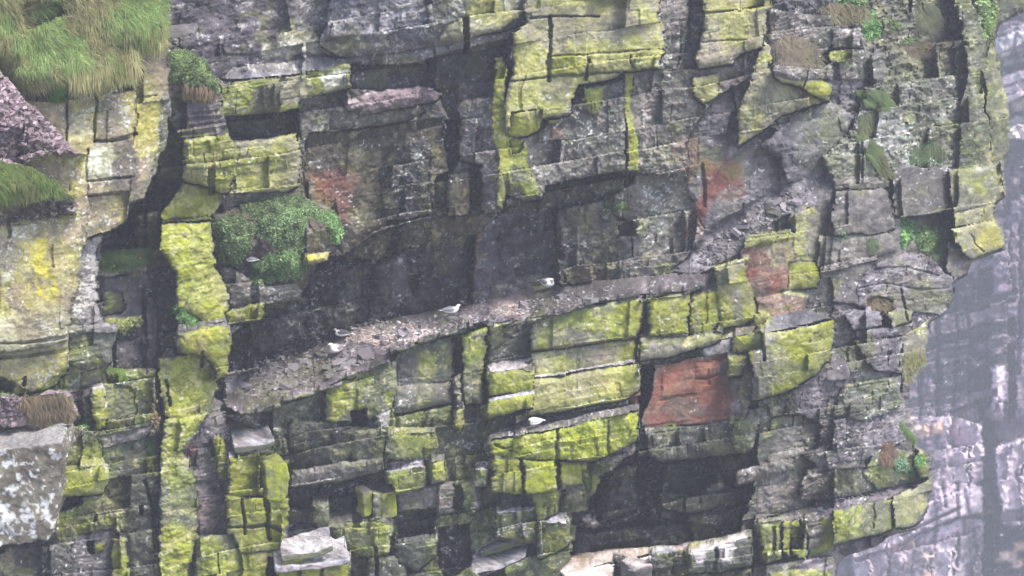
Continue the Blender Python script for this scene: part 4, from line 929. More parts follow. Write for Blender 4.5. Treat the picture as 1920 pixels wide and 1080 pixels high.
# ------------------------------------------------------------------ loose boulders and slabs (closed bodies)
import bmesh
from mathutils import noise as mnoise
def class_col(m, u, v, seed=0):
    """rock colours at free positions (u, v in photo-pixel-sized units)"""
    A, B, Cc, t, sp, amp = CLS[m]
    k = sstep(.40, .62, fbm(u, v, 34, 4, 501 + seed))[:, None]
    c = A * (1 - k) + B * k
    k = (sstep(t - .03, t + .05, fbm(u, v, 50, 5, 521 + seed, gain=.6)) * .85)[:, None]
    c = c * (1 - k) + Cc * k
    if sp:
        k = (sstep(.86 - sp * .75, .95 - sp * .75, fbm(u, v, 11, 3, 541 + seed, gain=.7) + .5 * (fbm(u, v, 60, 2, 551 + seed) - .5)) * .85)[:, None]
        c = c * (1 - k) + lin((206, 206, 208)) * k
    if m in ('g1', 'g1b', 'g2', 'g2d'):
        k = (np.maximum(sstep(.54, .66, fbm(u, v, 18, 5, 571 + seed, gain=.68)), sstep(.55, .7, fbm(u, v * .2, 7, 4, 581 + seed))) * .6)[:, None]
        c = c * (1 - k) + lin((98, 98, 90)) * k
    if m in ('gu', 'gup', 'lc'):
        k = (sstep(.5, .64, fbm(u, v, 14, 5, 591 + seed, gain=.68)) * .7)[:, None]
        c = c * (1 - k) + lin((112, 108, 110)) * k
        k = (1 - sstep(.01, .05, np.abs(fbm(u, v, 26, 3, 595 + seed, 2.0) - .5)))[:, None] * .7
        c = c * (1 - k) + lin((84, 80, 82)) * k
    return c * (.74 + .5 * fbm(u, v, 8, 3, 561 + seed))[:, None]

def boulder(name, pts, d, thick, m, mtop=None, bev=.06, cell=.035, rough=.05, skew=0.0, seed=1, gxs=0.0):
    """a free block: the outline is its upright front, thick metres deep, with worn edges"""
    p = np.asarray(pts, float)
    q = []
    for i in range(len(p)):                      # chipped outline
        a, b = p[i], p[(i + 1) % len(p)]; L = np.hypot(*(b - a)); k = max(1, int(L / 16))
        for j in range(k):
            q.append(a + (b - a) * j / k + (0 if j == 0 else 1) * (hsh(np.array([i * 7 + j]), np.array([seed]), 3)[0] - .5) * np.array([2.4, 2.4]))
    p = np.array(q); cx, cy = p.mean(0)
    f = at(p[:, 0], p[:, 1], d + gxs * (p[:, 0] - cx) / PXM - TP * (cy - p[:, 1]) / PXM)
    bm = bmesh.new()
    a = [bm.verts.new(v) for v in f]
    rs = random.Random(seed)
    b = [bm.verts.new((v[0] + skew + rs.uniform(-.06, .06) * thick, v[1] + thick * rs.uniform(.92, 1.08), v[2] + rs.uniform(-.03, .03) * thick)) for v in f]
    n = len(a)
    bm.faces.new(a); bm.faces.new(b[::-1])
    for i in range(n):
        bm.faces.new((a[i], b[i], b[(i + 1) % n], a[(i + 1) % n]))
    bmesh.ops.recalc_face_normals(bm, faces=bm.faces[:])
    bmesh.ops.bevel(bm, geom=bm.edges[:], offset=bev, segments=2, profile=.6, affect='EDGES', clamp_overlap=True)
    bmesh.ops.triangulate(bm, faces=bm.faces[:])
    for _ in range(9):
        long = [e for e in bm.edges if e.calc_length() > cell * 1.6]
        if not long: break
        bmesh.ops.subdivide_edges(bm, edges=long, cuts=1, use_grid_fill=False)
        bmesh.ops.triangulate(bm, faces=bm.faces[:])
    bm.normal_update()
    for v in bm.verts:
        c = v.co
        k = mnoise.fractal(c * 2.2 + Vector((seed * 3.1, 0, 0)), .8, 2.1, 6) * rough + (mnoise.noise(c * .9) * rough * 1.2) + (mnoise.noise(c * 3.1) ** 2) * rough * .8
        v.co = c + v.normal * k
    bm.normal_update()
    cen = np.mean([v.co[:] for v in bm.verts], axis=0)
    base = np.array([cen[0], cen[1], min(v.co.z for v in bm.verts)])
    V = np.array([v.co[:] for v in bm.verts]); N = np.array([v.normal[:] for v in bm.verts])
    F = np.array([[v.index for v in fc.verts] for fc in bm.faces]) if not bm.verts.index_update() else None
    bm.free()
    u = (V[:, 0] + .45 * V[:, 1]) * PXM; w = (V[:, 2] + .3 * V[:, 1]) * PXM
    col = class_col(m, u, w, seed)
    if mtop:
        k = sstep(.35, .75, N[:, 2] + (fbm(u, w, 12, 3, 77) - .5) * .6)[:, None]
        col = col * (1 - k) + class_col(mtop, u, w, seed + 1) * k
    o = link_mesh(name, V - base, F, M_ROCK, None, col)
    o.location = base.tolist()
    return o

o = boulder('boulder', [(-70,848),(0,844),(60,838),(113,829),(116,852),(110,930),(99,988),(88,1010),(40,1020),(-70,1036)], depth_at(60, 980) - 1.3, 2.3, 'bldr', 'lg', bev=.05, rough=.06, seed=3, skew=-.05)
tag(o, 'big grey boulder speckled with white lichen at the lower left', 'boulder')
o = boulder('boulder', [(1548,690),(1562,682),(1588,684),(1594,700),(1590,712),(1550,714)], float(depth_at(1570, 716)) - .5, .55, 'lil', 'lil', bev=.04, cell=.03, rough=.03, seed=5)
tag(o, 'small lilac grey boulder lodged beside the green nose of rock', 'boulder')
o = boulder('flat_stone', [(306,72),(345,70),(356,64),(366,66),(364,60),(306,64)], float(depth_at(312, 85)) - .2, 1.0, 'gr2', 'gr2', bev=.02, cell=.03, rough=.02, seed=7)
tag(o, 'thin flat stone jutting out above the moss cap', 'stone')

def block(pts, thick, skew, m, mtop, label, name='rock_block', group=None, fwd=.12, bev=.035, seed=1, rough=.025, gxs=0.0, cat='rock', cell=.03):
    p = np.asarray(pts, float); low = p[:, 1].max()
    d = float(np.median(depth_at(np.linspace(p[:, 0].min(), p[:, 0].max(), 7), np.full(7, low)))) - fwd
    o = boulder(name, pts, d, thick, m, mtop, bev, cell, rough, skew, seed, gxs)
    return tag(o, label, cat, group, 'thing')
block([(714,926),(743,921),(745,968),(716,975)], .8, -.36, 'g1b', 'led', 'bright green rock block, right and wider of the twin prisms', seed=11, fwd=.3, rough=.04)
block([(681,925),(697,921),(698,964),(683,971)], .5, -.2, 'g1b', 'led', 'bright green rock block, left and narrower of the twin prisms', seed=12, fwd=.3, rough=.04)
block([(498,872),(538,867),(543,890),(541,926),(529,941),(500,937)], .8, -.3, 'g1b', 'g2', 'free standing bright green corner block beside the pillar foot', seed=13, fwd=.3, rough=.04)
block([(893,884),(916,880),(917,914),(893,915)], .65, -.1, 'g2', 'gu', 'small white topped block left of the lime green shelf', seed=14, fwd=.35)
block([(810,871),(832,867),(834,902),(811,907)], .65, -.2, 'g1', 'gu', 'narrow green block with grey top between the dull green blocks', seed=15, fwd=.35)
block([(594,950),(617,945),(618,981),(604,990),(594,986)], .7, -.35, 'g2', 'g2d', 'dull green upright block above the pale slabs', seed=16, fwd=.3)
block([(1190,1070),(1206,1063),(1222,1060),(1224,1150),(1194,1150)], .8, -.4, 'gr2', 'gup', 'pale block streaked with droppings on the cave sill', seed=17, fwd=.2, rough=.05)
block([(1513,977),(1562,969),(1565,1030),(1516,1045)], .9, -.2, 'g1', 'lil', 'bright green block at the right of the lowest ledge row', seed=18, fwd=.3)
block([(853,772),(867,768),(870,795),(862,812),(853,802)], .4, -.1, 'g1', 'led', 'thin pointed green block hanging between two wall columns', seed=19, fwd=.3)
SL = 'pale slabs at the foot of the wall'
block([(518,1064),(600,1057),(656,1047),(656,1055),(600,1067),(518,1074)], 1.7, -.2, 'gu', 'gu', 'largest whitened slab, lowest of the stack above the bright green front', 'rock_slab', SL, .5, .02, 21, .035)
block([(528,1042),(590,1036),(622,1022),(624,1031),(592,1047),(530,1053)], 1.4, -.2, 'g2', 'gu', 'second slab of the stack, with a green front edge', 'rock_slab', SL, .45, .02, 22, .03)
block([(540,1017),(586,1014),(612,1002),(613,1010),(586,1024),(542,1028)], 1.2, -.2, 'gu', 'gu', 'third slab of the stack, broken and whitish', 'rock_slab', SL, .4, .02, 23, .03)
block([(543,996),(590,992),(591,1000),(545,1005)], 1.0, -.2, 'gu', 'gu', 'smallest slab on top of the whitened stack', 'rock_slab', SL, .35, .02, 24)
SM = 'grey slabs beside the pillar'
block([(440,839),(500,833),(514,826),(514,834),(500,843),(440,850)], 1.3, -.2, 'g2d', 'gu', 'lowest pale topped slab right of the pillar, mossy in front', 'rock_slab', SM, .35, .02, 25)
block([(432,816),(490,812),(506,806),(506,813),(490,821),(432,825)], 1.1, -.2, 'gr', 'pk', 'middle grey slab right of the pillar', 'rock_slab', SM, .3, .02, 26)
block([(426,796),(470,791),(472,799),(427,804)], .9, -.2, 'gr', 'pk', 'topmost small slab right of the pillar', 'rock_slab', SM, .3, .02, 27)
block([(884,1067),(940,1057),(986,1037),(986,1045),(940,1067),(888,1077)], 1.6, .1, 'gu', 'gu', 'white splashed slab at the bottom edge, lower one', 'rock_slab', 'white slabs at the bottom edge', .4, .02, 28)
block([(900,1036),(945,1021),(986,1012),(986,1020),(946,1031),(902,1045)], 1.2, .1, 'g2d', 'gu', 'white splashed slab at the bottom edge, upper one with dark green front', 'rock_slab', 'white slabs at the bottom edge', .4, .02, 29)

# ------------------------------------------------------------------ plants
def in_poly(rng, pts, n):
    p = np.asarray(pts, float); lo = p.min(0); hi = p.max(0)
    q = rng.uniform(lo, hi, (n * 4 + 50, 2))
    q = q[poly_sd(q[:, 0], q[:, 1], pts) > 0][:n]
    return q

def tint(rng, n, cols, var=.18):
    c = np.array([lin(k) for k in cols])
    i = rng.randint(0, len(c), n); j = rng.randint(0, len(c), n); t = rng.rand(n, 1)
    return (c[i] * t + c[j] * (1 - t)) * rng.uniform(1 - var, 1 + var, (n, 1))

def stems(rng, c, d, n=22, w=.007):
    """creeping stems that run from the root to the outer leaves, close to the rock"""
    root = np.median(c, axis=0); r = c[np.argmin(((c - root) ** 2).sum(1))] + FWD * .03
    far = c[rng.choice(len(c), min(n, len(c)), replace=False)] + FWD * .02
    V, F = [], []
    for e in far:
        pts = [r + (e - r) * t + rng.normal(0, .02, 3) * (0 < t < 1) for t in (0, .33, .66, 1)]
        sd = np.cross(e - r, -FWD); sd = sd / (np.linalg.norm(sd) + 1e-6) * w
        k = len(V)
        for p in pts: V += [p - sd, p + sd]
        F += [(k + 2 * i, k + 2 * i + 1, k + 2 * i + 3, k + 2 * i + 2) for i in range(3)]
    return np.array(V), np.array(F), tint(rng, len(V), [(112, 98, 72), (98, 100, 62)])

def leaves(name, pts, n, size, cols, thick=.25, seed=1, label=None, cat='plant', group=None, elong=1.8, up=.5, lift=.02, dome=35, lobes=1):
    """a cushion of many small leaves over the rock inside an outline"""
    rng = np.random.RandomState(seed)
    q = in_poly(rng, pts, n); n = len(q)
    sd = poly_sd(q[:, 0], q[:, 1], pts)
    lump = fbm(q[:, 0], q[:, 1], 22, 3, 600 + seed)
    ok = sd > 22 * (fbm(q[:, 0], q[:, 1], 16, 3, 650 + seed) - .42)
    q = q[ok]; sd = sd[ok]; lump = lump[ok]; n = len(q)
    h = thick * sstep(0, dome, sd) * (.35 + 1.1 * lump) + lift
    t = rng.rand(n) ** .5
    d0 = depth_at(q[:, 0], q[:, 1]); md = np.median(d0); d = np.clip(d0, md - .7, md + .45) - h * t
    c = at(q[:, 0] + rng.normal(0, 2, n), q[:, 1] + rng.normal(0, 2, n), d)
    nrm = -FWD + UP * up + rng.normal(0, .55, (n, 3)); nrm /= np.linalg.norm(nrm, axis=1)[:, None]
    ax = rng.normal(0, 1, (n, 3)) - UP * .5; ax -= nrm * (ax * nrm).sum(1)[:, None]; ax /= np.linalg.norm(ax, axis=1)[:, None]
    bx = np.cross(nrm, ax)
    s = size * rng.uniform(.6, 1.35, (n, 1))
    V = np.stack([c - ax * s * .5 * elong, c + bx * s * .5 + nrm * s * .12, c + ax * s * .5 * elong - nrm * s * .2, c - bx * s * .5 + nrm * s * .12], 1)
    base = at(np.mean([a for a, b in pts]), max(b for a, b in pts), float(np.median(d)))
    F = np.arange(n * 4).reshape(n, 4)
    col = np.repeat(tint(rng, n, cols, .25) * (.62 + .8 * lump + (1.5 * (fbm(q[:, 0], q[:, 1], 13, 3, 660 + seed) - .5) if cat == 'moss' else 0)).clip(.25, 1.7)[:, None], 4, 0)  # higher lumps lighter, hollows darker: lump shading painted into the leaves
    SV, SF, SCc = stems(rng, c, d)
    o = link_mesh(name, np.concatenate([V.reshape(-1, 3), SV]) - base, np.concatenate([F, SF + n * 4]), M_LEAF, None, np.concatenate([col, SCc]), smooth=False)
    o.location = base.tolist()
    if label: tag(o, label, cat, group)
    return o

def blades(name, pts, n, length, cols, comb=(0, -1), spread=.35, out=.35, seed=1, label=None, cat='grass tuft', group=None, width=.012, thick=.1, kind=None, fan=0.0, dome=40):
    """grass blades rooted inside an outline, combed by wind and weight along comb (photo right, photo up)"""
    rng = np.random.RandomState(seed)
    q = in_poly(rng, pts, n); n = len(q)
    sd = poly_sd(q[:, 0], q[:, 1], pts)
    lump = fbm(q[:, 0], q[:, 1], 30, 3, 700 + seed)
    d0 = depth_at(q[:, 0], q[:, 1]); md = np.median(d0)
    if kind is None: d0 = np.clip(d0, md - .7, md + .45)
    d = d0 - thick * sstep(0, dome, sd) * (.3 + lump + (1.4 * (fbm(q[:, 0], q[:, 1], 15, 2, 790 + seed) - .4) if cat == 'moss' else 0)).clip(0, 2) * rng.rand(n) ** (.4 if cat == 'moss' else 1)
    c = at(q[:, 0], q[:, 1], d)
    cx = np.mean([a for a, b in pts]); hw = (max(a for a, b in pts) - min(a for a, b in pts)) / 2
    sw = (fbm(q[:, 0], q[:, 1], 60, 2, 720 + seed) - .5) * 2.2
    dr = comb[0] + sw * spread * 1.6 + rng.normal(0, spread, n) + fan * (q[:, 0] - cx) / hw
    du = comb[1] + sw * spread + rng.normal(0, spread, n)
    L = length * rng.uniform(.5, 1.25, (n, 1)) * (.7 + .6 * lump)[:, None]
    T1 = RGT * (dr * .5)[:, None] + UP * (du * .2 + .35)[:, None] - FWD * (out + .1 * rng.rand(n))[:, None]
    T2 = RGT * dr[:, None] + UP * du[:, None] - FWD * (out * .6 * rng.rand(n))[:, None]
    T1 /= np.linalg.norm(T1, axis=1)[:, None]; T2 /= np.linalg.norm(T2, axis=1)[:, None]
    m1 = c + T1 * L * .4; m2 = m1 + T2 * L * .35; tip = m2 + T2 * L * .3 - UP * L * .08
    side = np.cross(T2, -FWD); side /= np.linalg.norm(side, axis=1)[:, None] + 1e-6
    w = width * rng.uniform(.6, 1.3, (n, 1))
    V = np.stack([c - side * w, c + side * w, m1 + side * w * .9, m1 - side * w * .9, m2 + side * w * .6, m2 - side * w * .6, tip + side * w * .15, tip - side * w * .15], 1)
    k = np.arange(n)[:, None] * 8
    F = np.concatenate([k + np.array([[0, 1, 2, 3]]), k + np.array([[3, 2, 4, 5]]), k + np.array([[5, 4, 6, 7]])])
    base = at(cx, max(b for a, b in pts), float(np.median(d)))
    pat = sstep(.42, .62, fbm(q[:, 0], q[:, 1], 45, 3, 760 + seed))[:, None]
    col = tint(rng, n, cols[:max(1, len(cols) // 2)]) * (1 - pat) + tint(rng, n, cols[len(cols) // 2:]) * pat
    l2 = fbm(q[:, 0], q[:, 1], 13, 3, 780 + seed)
    col = np.repeat(col * (.75 + .5 * lump + (1.3 * (l2 - .5) if cat == 'moss' else 0)).clip(.3, 1.6)[:, None], 8, 0)  # lump noise lightens and darkens blades, shading put into their colour
    SV, SF, SCc = stems(rng, c, d)
    o = link_mesh(name, np.concatenate([V.reshape(-1, 3), SV]) - base, np.concatenate([F, SF + n * 8]), M_GRASS, None, np.concatenate([col, SCc]), smooth=False)
    o.location = base.tolist()
    if label: tag(o, label, cat, group, kind)
    return o

GRN = [(132,160,90), (152,174,106), (112,142,82), (170,178,126)]
MOS = [(96,120,78), (114,138,92), (80,102,66), (136,152,110)]
FRS = [(96,142,80), (118,160,94), (82,124,70), (136,168,110)]
DRY = [(128,112,92), (146,130,104), (110,96,84), (132,124,92)]
STR = [(156,154,106), (172,166,126), (132,140,88), (142,130,98)]

# the grassy hump on the buttress
HUMP = [(-280,-90),(308,-90),(312,40),(308,75),(240,95),(252,150),(215,155),(180,165),(125,170),(40,172),(0,130),(-280,110)]
HOLE = [(30,-5),(112,-5),(118,30),(85,42),(50,60),(34,40)]
g = blades('grass', HUMP, 60000, .27, GRN + STR[:3] + [(122,108,84)], comb=(.5, -.6), spread=.4, out=.35, seed=11, width=.006, thick=.3,
           label='long wind combed grass covering the top of the buttress', cat='grass', kind='stuff')
blades('grass_tuft', [(235,50),(310,30),(310,85),(240,98)], 1500, .42, STR + GRN[:2], comb=(.05, -1), spread=.16, out=.4, seed=12, label='straw coloured hanging tuft at the right end of the grassy hump', group='grass tufts on the buttress')
blades('grass_tuft', [(125,100),(255,95),(256,140),(180,160),(128,165)], 2600, .45, STR + [(96,104,60)], comb=(.05, -1), spread=.2, out=.35, seed=13, label='long olive hanging tuft above the ochre lichened block', group='grass tufts on the buttress')
leaves('leafy_plant', [(38,110),(60,112),(58,150),(45,150)], 130, .07, FRS, .15, 14, 'small fresh green leafy plant left of the round moss cushion')
blades('moss_cushion', [(86,152),(125,150),(128,180),(118,190),(90,188)], 1900, .13, [(78,124,58),(94,138,64),(68,108,54)], comb=(0,-.8), spread=.3, out=.6, seed=15, width=.008, thick=.3, label='round bright green cushion hanging over the lichened block', cat='moss', dome=14)
leaves('leafy_plant', [(150,38),(200,20),(270,30),(300,10),(300,50),(230,45),(190,62)], 420, .06, FRS + GRN, .12, 16, 'scattered leafy weeds in the upper part of the grassy hump')
blades('grass_tuft', [(-100,305),(0,306),(58,316),(106,348),(136,372),(92,366),(44,376),(0,380),(-100,380)], 3600, .28, [(94,116,60),(112,128,66),(80,100,54),(130,130,84)], comb=(.15,-.85), spread=.35, out=.4, seed=17, thick=.2, label='bright grass fringe on the dark peaty bank', group='grass tufts on the buttress')
leaves('leafy_plant', [(50,270),(95,268),(100,292),(60,298)], 160, .05, GRN + DRY[:1], .1, 18, 'low weeds at the foot of the purple scree')
leaves('leafy_plant', [(30,0),(112,0),(118,28),(85,42),(50,58),(34,40)], 260, .06, GRN + [(110,104,84)], .1, 19, 'weeds in the bare dark soil patch near the top left corner')
# pillar and recess
leaves('moss_clump', [(313,98),(348,95),(386,114),(410,150),(411,172),(384,160),(345,156),(313,150)], 5929, .040, MOS + [(128,140,80)], .3, 21, 'dense green moss cap on top of the narrow pillar', 'moss', dome=20)
blades('dry_grass', [(345,158),(400,165),(405,185),(350,180)], 500, .25, DRY + STR[:1], comb=(0,-1), spread=.25, seed=22, label='brown withered fringe under the moss cap')
leaves('orange_sorrel', [(314,140),(325,138),(322,158),(315,158)], 60, .04, [(176,120,84),(190,138,96)], .1, 23, 'little orange withered plant at the left of the moss cap')
leaves('moss_clump', [(396,412),(420,402),(460,405),(478,430),(470,470),(440,500),(418,495),(404,470)], 4282, .040, MOS, .4, 24, 'hanging green moss clump touching the lime yellow pillar', 'moss', group='moss clumps beside the pillar', dome=22)
leaves('moss_clump', [(440,385),(500,368),(560,364),(600,390),(588,400),(575,430),(570,470),(520,465),(482,440),(470,405)], 6918, .040, MOS, .4, 25, 'largest moss clump, draped over the brown mound', 'moss', group='moss clumps beside the pillar', dome=25)
leaves('moss_clump', [(588,392),(628,396),(644,432),(640,458),(625,458),(612,420),(590,412)], 2141, .040, FRS + MOS, .3, 26, 'bright green moss fringe at the right end of the brown mound', 'moss', group='moss clumps beside the pillar', dome=18)
leaves('moss_clump', [(468,490),(500,480),(545,462),(578,480),(576,515),(555,525),(520,520),(500,535),(470,532)], 4282, .040, MOS + FRS[:1], .35, 27, 'lowest moss clump, above the grey rock', 'moss', group='moss clumps beside the pillar', dome=22)
blades('dry_grass', [(560,505),(585,500),(582,530),(560,540)], 300, .22, DRY, comb=(-.3,-1), spread=.25, seed=28, label='brown grass wisp under the lemon yellow block')
blades('grass_tuft', [(190,472),(300,466),(300,488),(250,500),(192,505)], 1500, .2, [(70,96,54),(86,112,58),(60,84,50)], comb=(.3,-.6), spread=.4, seed=29, label='dark green grass on the floor of the small cave')
leaves('leafy_plant', [(192,485),(245,482),(250,505),(200,510)], 420, .055, FRS, .15, 30, 'pale green leafy plant at the mouth of the small cave')
blades('dry_grass', [(255,485),(302,468),(310,488),(280,506),(250,512)], 600, .22, DRY + STR[:1], comb=(-.4,-.8), spread=.3, seed=31, label='brown grass beside the pillar at the cave mouth')
leaves('moss_clump', [(322,574),(345,576),(370,598),(372,612),(350,612),(335,600)], 700, .04, FRS, .15, 32, 'small green moss patch in the notch of the pillar', 'moss', dome=12)
leaves('leafy_plant', [(216,606),(265,592),(268,606),(225,635)], 320, .05, STR + GRN, .12, 33, 'yellowish weeds on the ledge below the small cave')
blades('grass_tuft', [(197,690),(228,692),(238,716),(215,712)], 420, .1, [(128,152,78),(146,160,92)], comb=(.5,-.5), spread=.3, seed=34, label='pale green tuft on the olive bedded block', thick=.12)
blades('dry_grass', [(35,748),(125,742),(132,775),(105,800),(62,795)], 2600, .26, DRY, comb=(.2,-.7), spread=.5, seed=35, label='dead brown grass above the speckled boulder', thick=.15)
leaves('leafy_plant', [(142,780),(158,786),(172,815),(160,818),(145,800)], 360, .04, FRS, .15, 36, 'green leafy sprig beside the dead grass')
leaves('moss_clump', [(272,822),(285,825),(298,850),(284,852),(274,842)], 300, .04, [(92,122,84),(80,108,74)], .12, 37, 'little green moss strip in the crack left of the pillar foot', 'moss', dome=10)
leaves('leafy_plant', [(280,755),(296,740),(298,800),(284,810)], 140, .05, DRY + [(150,124,84)], .08, 38, 'orange brown growth in the crack of the pillar foot')
leaves('moss_clump', [(-60,735),(30,732),(40,745),(0,755),(-60,755)], 500, .04, MOS, .1, 39, 'green moss in the dark gap below the mossy block', 'moss', dome=10)
# headland
leaves('leafy_plant', [(1545,-30),(1625,-30),(1628,12),(1600,14),(1565,10)], 900, .08, FRS + MOS, .3, 41, 'green leafy plant at the top edge of the photo')
leaves('leafy_plant', [(1612,22),(1640,18),(1652,45),(1648,68),(1622,72),(1610,45)], 620, .08, FRS, .3, 42, 'fresh green leafy plant beside the small square grey block')
blades('dry_grass', [(1450,70),(1490,68),(1525,85),(1535,120),(1500,130),(1450,130)], 2200, .3, [(140,130,116),(152,142,122),(128,120,108),(140,140,104)], comb=(.15,-.4), spread=.6, seed=43, width=.006, label='grey brown bushy tuft over the jagged green lip', thick=.4)
blades('dry_grass', [(1510,5),(1620,15),(1625,35),(1560,45),(1500,30)], 900, .3, [(134,126,100),(120,122,90),(146,136,110)], comb=(.5,-.6), spread=.35, seed=44, label='brownish grass hanging below the top leafy plant')
blades('grass_tuft', [(1600,172),(1650,176),(1664,198),(1650,210),(1612,195)], 1400, .3, [(108,128,86),(124,136,90),(96,116,78)], comb=(.8,-.35), spread=.2, seed=45, label='smooth green grass tongue on the mottled headland face', thick=.15)
blades('grass_tuft', [(1612,215),(1640,212),(1640,240),(1622,262),(1610,250)], 700, .2, [(100,110,80),(112,116,84)], comb=(.1,-.8), spread=.3, seed=46, label='short dark tuft just below the green grass tongue', thick=.15)
blades('grass_tuft', [(1595,252),(1630,265),(1655,295),(1665,330),(1650,335),(1620,295)], 1200, .26, [(104,120,80),(116,124,84),(120,112,86)], comb=(.7,-.7), spread=.2, seed=47, label='slanting grass streak above the broad grey block', thick=.12)
blades('grass_tuft', [(1695,275),(1750,268),(1775,285),(1770,305),(1705,308)], 1200, .24, [(92,112,80),(104,120,84),(96,104,76)], comb=(-.2,-.6), spread=.4, seed=48, label='dark green grass above the long grey block')
blades('grass_tuft', [(1700,15),(1745,8),(1765,40),(1750,60),(1715,45)], 1500, .32, [(110,116,92),(122,120,98),(96,108,82)], comb=(.2,-.7), spread=.35, seed=49, label='grey green bushy tuft high on the headland', thick=.3)
blades('dry_grass', [(1690,85),(1750,80),(1745,110),(1690,105)], 300, .2, [(128,112,100),(118,108,92)], comb=(.2,-.6), spread=.4, seed=50, label='reddish brown grass below the bushy headland tuft')
leaves('leafy_plant', [(1664,35),(1690,38),(1688,58),(1668,56)], 180, .07, MOS, .2, 51, 'small dark leafy plant left of the bushy headland tuft')
leaves('leafy_plant', [(1685,70),(1732,72),(1735,88),(1690,84)], 260, .07, MOS, .2, 52, 'low spreading leafy plant under the bushy headland tuft')
leaves('leafy_plant', [(1772,38),(1795,42),(1792,60),(1774,55)], 150, .07, MOS, .2, 53, 'small leafy plant in the dark gully of the headland')
leaves('leafy_plant', [(1800,-40),(1868,-40),(1872,20),(1862,60),(1850,100),(1842,60),(1820,20)], 1700, .07, MOS + GRN, .3, 54, 'green growth running down the top of the headland edge')
leaves('leafy_plant', [(1680,415),(1700,412),(1720,420),(1712,440),(1700,465),(1682,466)], 560, .09, FRS, .3, 55, 'light green leafy plant, left of the three in the niche', group='leafy plants in the headland niche', dome=14)
leaves('leafy_plant', [(1712,424),(1740,422),(1755,440),(1745,465),(1728,472),(1712,450)], 560, .09, FRS + MOS, .3, 56, 'middle one of the three leafy plants in the niche', group='leafy plants in the headland niche', dome=14)
leaves('leafy_plant', [(1745,424),(1775,420),(1786,440),(1770,460),(1750,458)], 480, .09, FRS + MOS, .3, 57, 'leafy plant in the niche nearest the ochre blocks', group='leafy plants in the headland niche', dome=14)
blades('grass_tuft', [(1720,455),(1775,455),(1765,478),(1748,485)], 500, .2, [(104,124,84),(120,132,92)], comb=(0,-.9), spread=.3, seed=58, label='grass hanging under the leafy plants of the niche')
blades('grass_tuft', [(1625,448),(1645,450),(1645,475),(1625,472)], 300, .15, [(100,112,84),(108,116,90)], comb=(.2,-.6), spread=.3, seed=59, label='faint tuft below the broad smooth grey block')
blades('dry_grass', [(1625,562),(1650,556),(1676,566),(1670,584),(1630,580)], 800, .2, DRY, comb=(.1,-.5), spread=.5, seed=60, label='brown dead tuft under the rounded pale rock')
blades('grass_tuft', [(1695,660),(1730,648),(1735,680),(1712,715),(1696,720)], 380, .16, STR + [(140,146,84)], comb=(.2,-.8), spread=.4, seed=61, label='yellowish grass fringe on the headland edge')
blades('grass_tuft', [(1674,788),(1688,792),(1714,820),(1718,832),(1698,815)], 330, .16, [(104,132,74),(120,144,88)], comb=(.4,-.8), spread=.3, seed=62, label='bright green grass strip near the foot of the headland')
blades('dry_grass', [(1655,832),(1672,830),(1680,850),(1668,872),(1648,862)], 900, .2, [(128,104,92),(116,96,86),(140,116,98)], comb=(-.1,-.8), spread=.35, seed=63, label='reddish brown dead bush above the lowest ledge', thick=.25)
leaves('leafy_plant', [(1672,862),(1698,860),(1702,882),(1678,888)], 260, .08, [(104,138,112),(120,150,118)], .2, 64, 'bluish green leafy plant beside the dead bush')
leaves('leafy_plant', [(1700,874),(1722,876),(1720,894),(1700,896)], 260, .07, FRS, .2, 65, 'bright green leafy plant just above the corner block')
leaves('leafy_plant', [(1714,850),(1730,852),(1732,872),(1716,872)], 160, .07, FRS, .15, 66, 'small feathery green plant at the headland edge')
leaves('moss_clump', [(1130,382),(1185,380),(1188,394),(1140,394)], 527, .040, MOS, .1, 67, 'green moss strip on the shaded wall under the overhang', 'moss', dome=8)
leaves('leafy_plant', [(1576,432),(1588,432),(1586,446),(1576,446)], 40, .06, FRS, .1, 68, 'tiny plant at the foot of the broad grey block')

# ------------------------------------------------------------------ chips of stone on the ledges
def chips(name, polys, dens, label, cols, smax=.10, seed=1):
    rng = np.random.RandomState(seed)
    VV, FF, CC = [], [], []
    k = 0
    for pts in polys:
        p = np.asarray(pts, float)
        n = int(dens * abs(np.sum(p[:, 0] * np.roll(p[:, 1], -1) - p[:, 1] * np.roll(p[:, 0], -1))) / 2 / 100)
        q = in_poly(rng, pts, n); n = len(q)
        c = at(q[:, 0], q[:, 1], depth_at(q[:, 0], q[:, 1]) - .02)
        s = smax * rng.uniform(.25, 1, (n, 1)) ** 1.5
        ang = rng.uniform(0, 6.28, n); tl = rng.normal(0, .35, (n, 2))
        ex = np.stack([np.cos(ang), np.sin(ang), tl[:, 0]], 1); ey = np.stack([-np.sin(ang), np.cos(ang), tl[:, 1]], 1); ez = np.cross(ex, ey)
        a = [(-1, -.6), (.2, -.9), (1, -.2), (.6, .8), (-.7, .7)]
        top = [c + ex * s * u * rng.uniform(.7, 1.3, (n, 1)) + ey * s * v * rng.uniform(.5, .9, (n, 1)) + ez * s * .28 for u, v in a]
        bot = [t - ez * s * .5 for t in top]
        V = np.stack(top + bot, 1).reshape(-1, 3)
        i = np.arange(n)[:, None] * 10 + k
        f = [i + np.array([[0, 1, 2, 3]]), i + np.array([[0, 3, 4, 4]])[:, :4]]
        fs = [i + np.array([[0, 1, 2, 3]])]
        for m in range(5):
            fs.append(i + np.array([[m + 5, (m + 1) % 5 + 5, (m + 1) % 5, m]]))
        fs.append(i + np.array([[0, 3, 4, 9]]))
        VV.append(V); FF.append(np.concatenate(fs)); CC.append(np.repeat(tint(rng, n, cols, .25), 10, 0)); k += n * 10
    o = link_mesh(name, np.concatenate(VV), np.concatenate(FF), M_ROCK, None, np.concatenate(CC), smooth=False)
    tag(o, label, None, None, 'stuff')
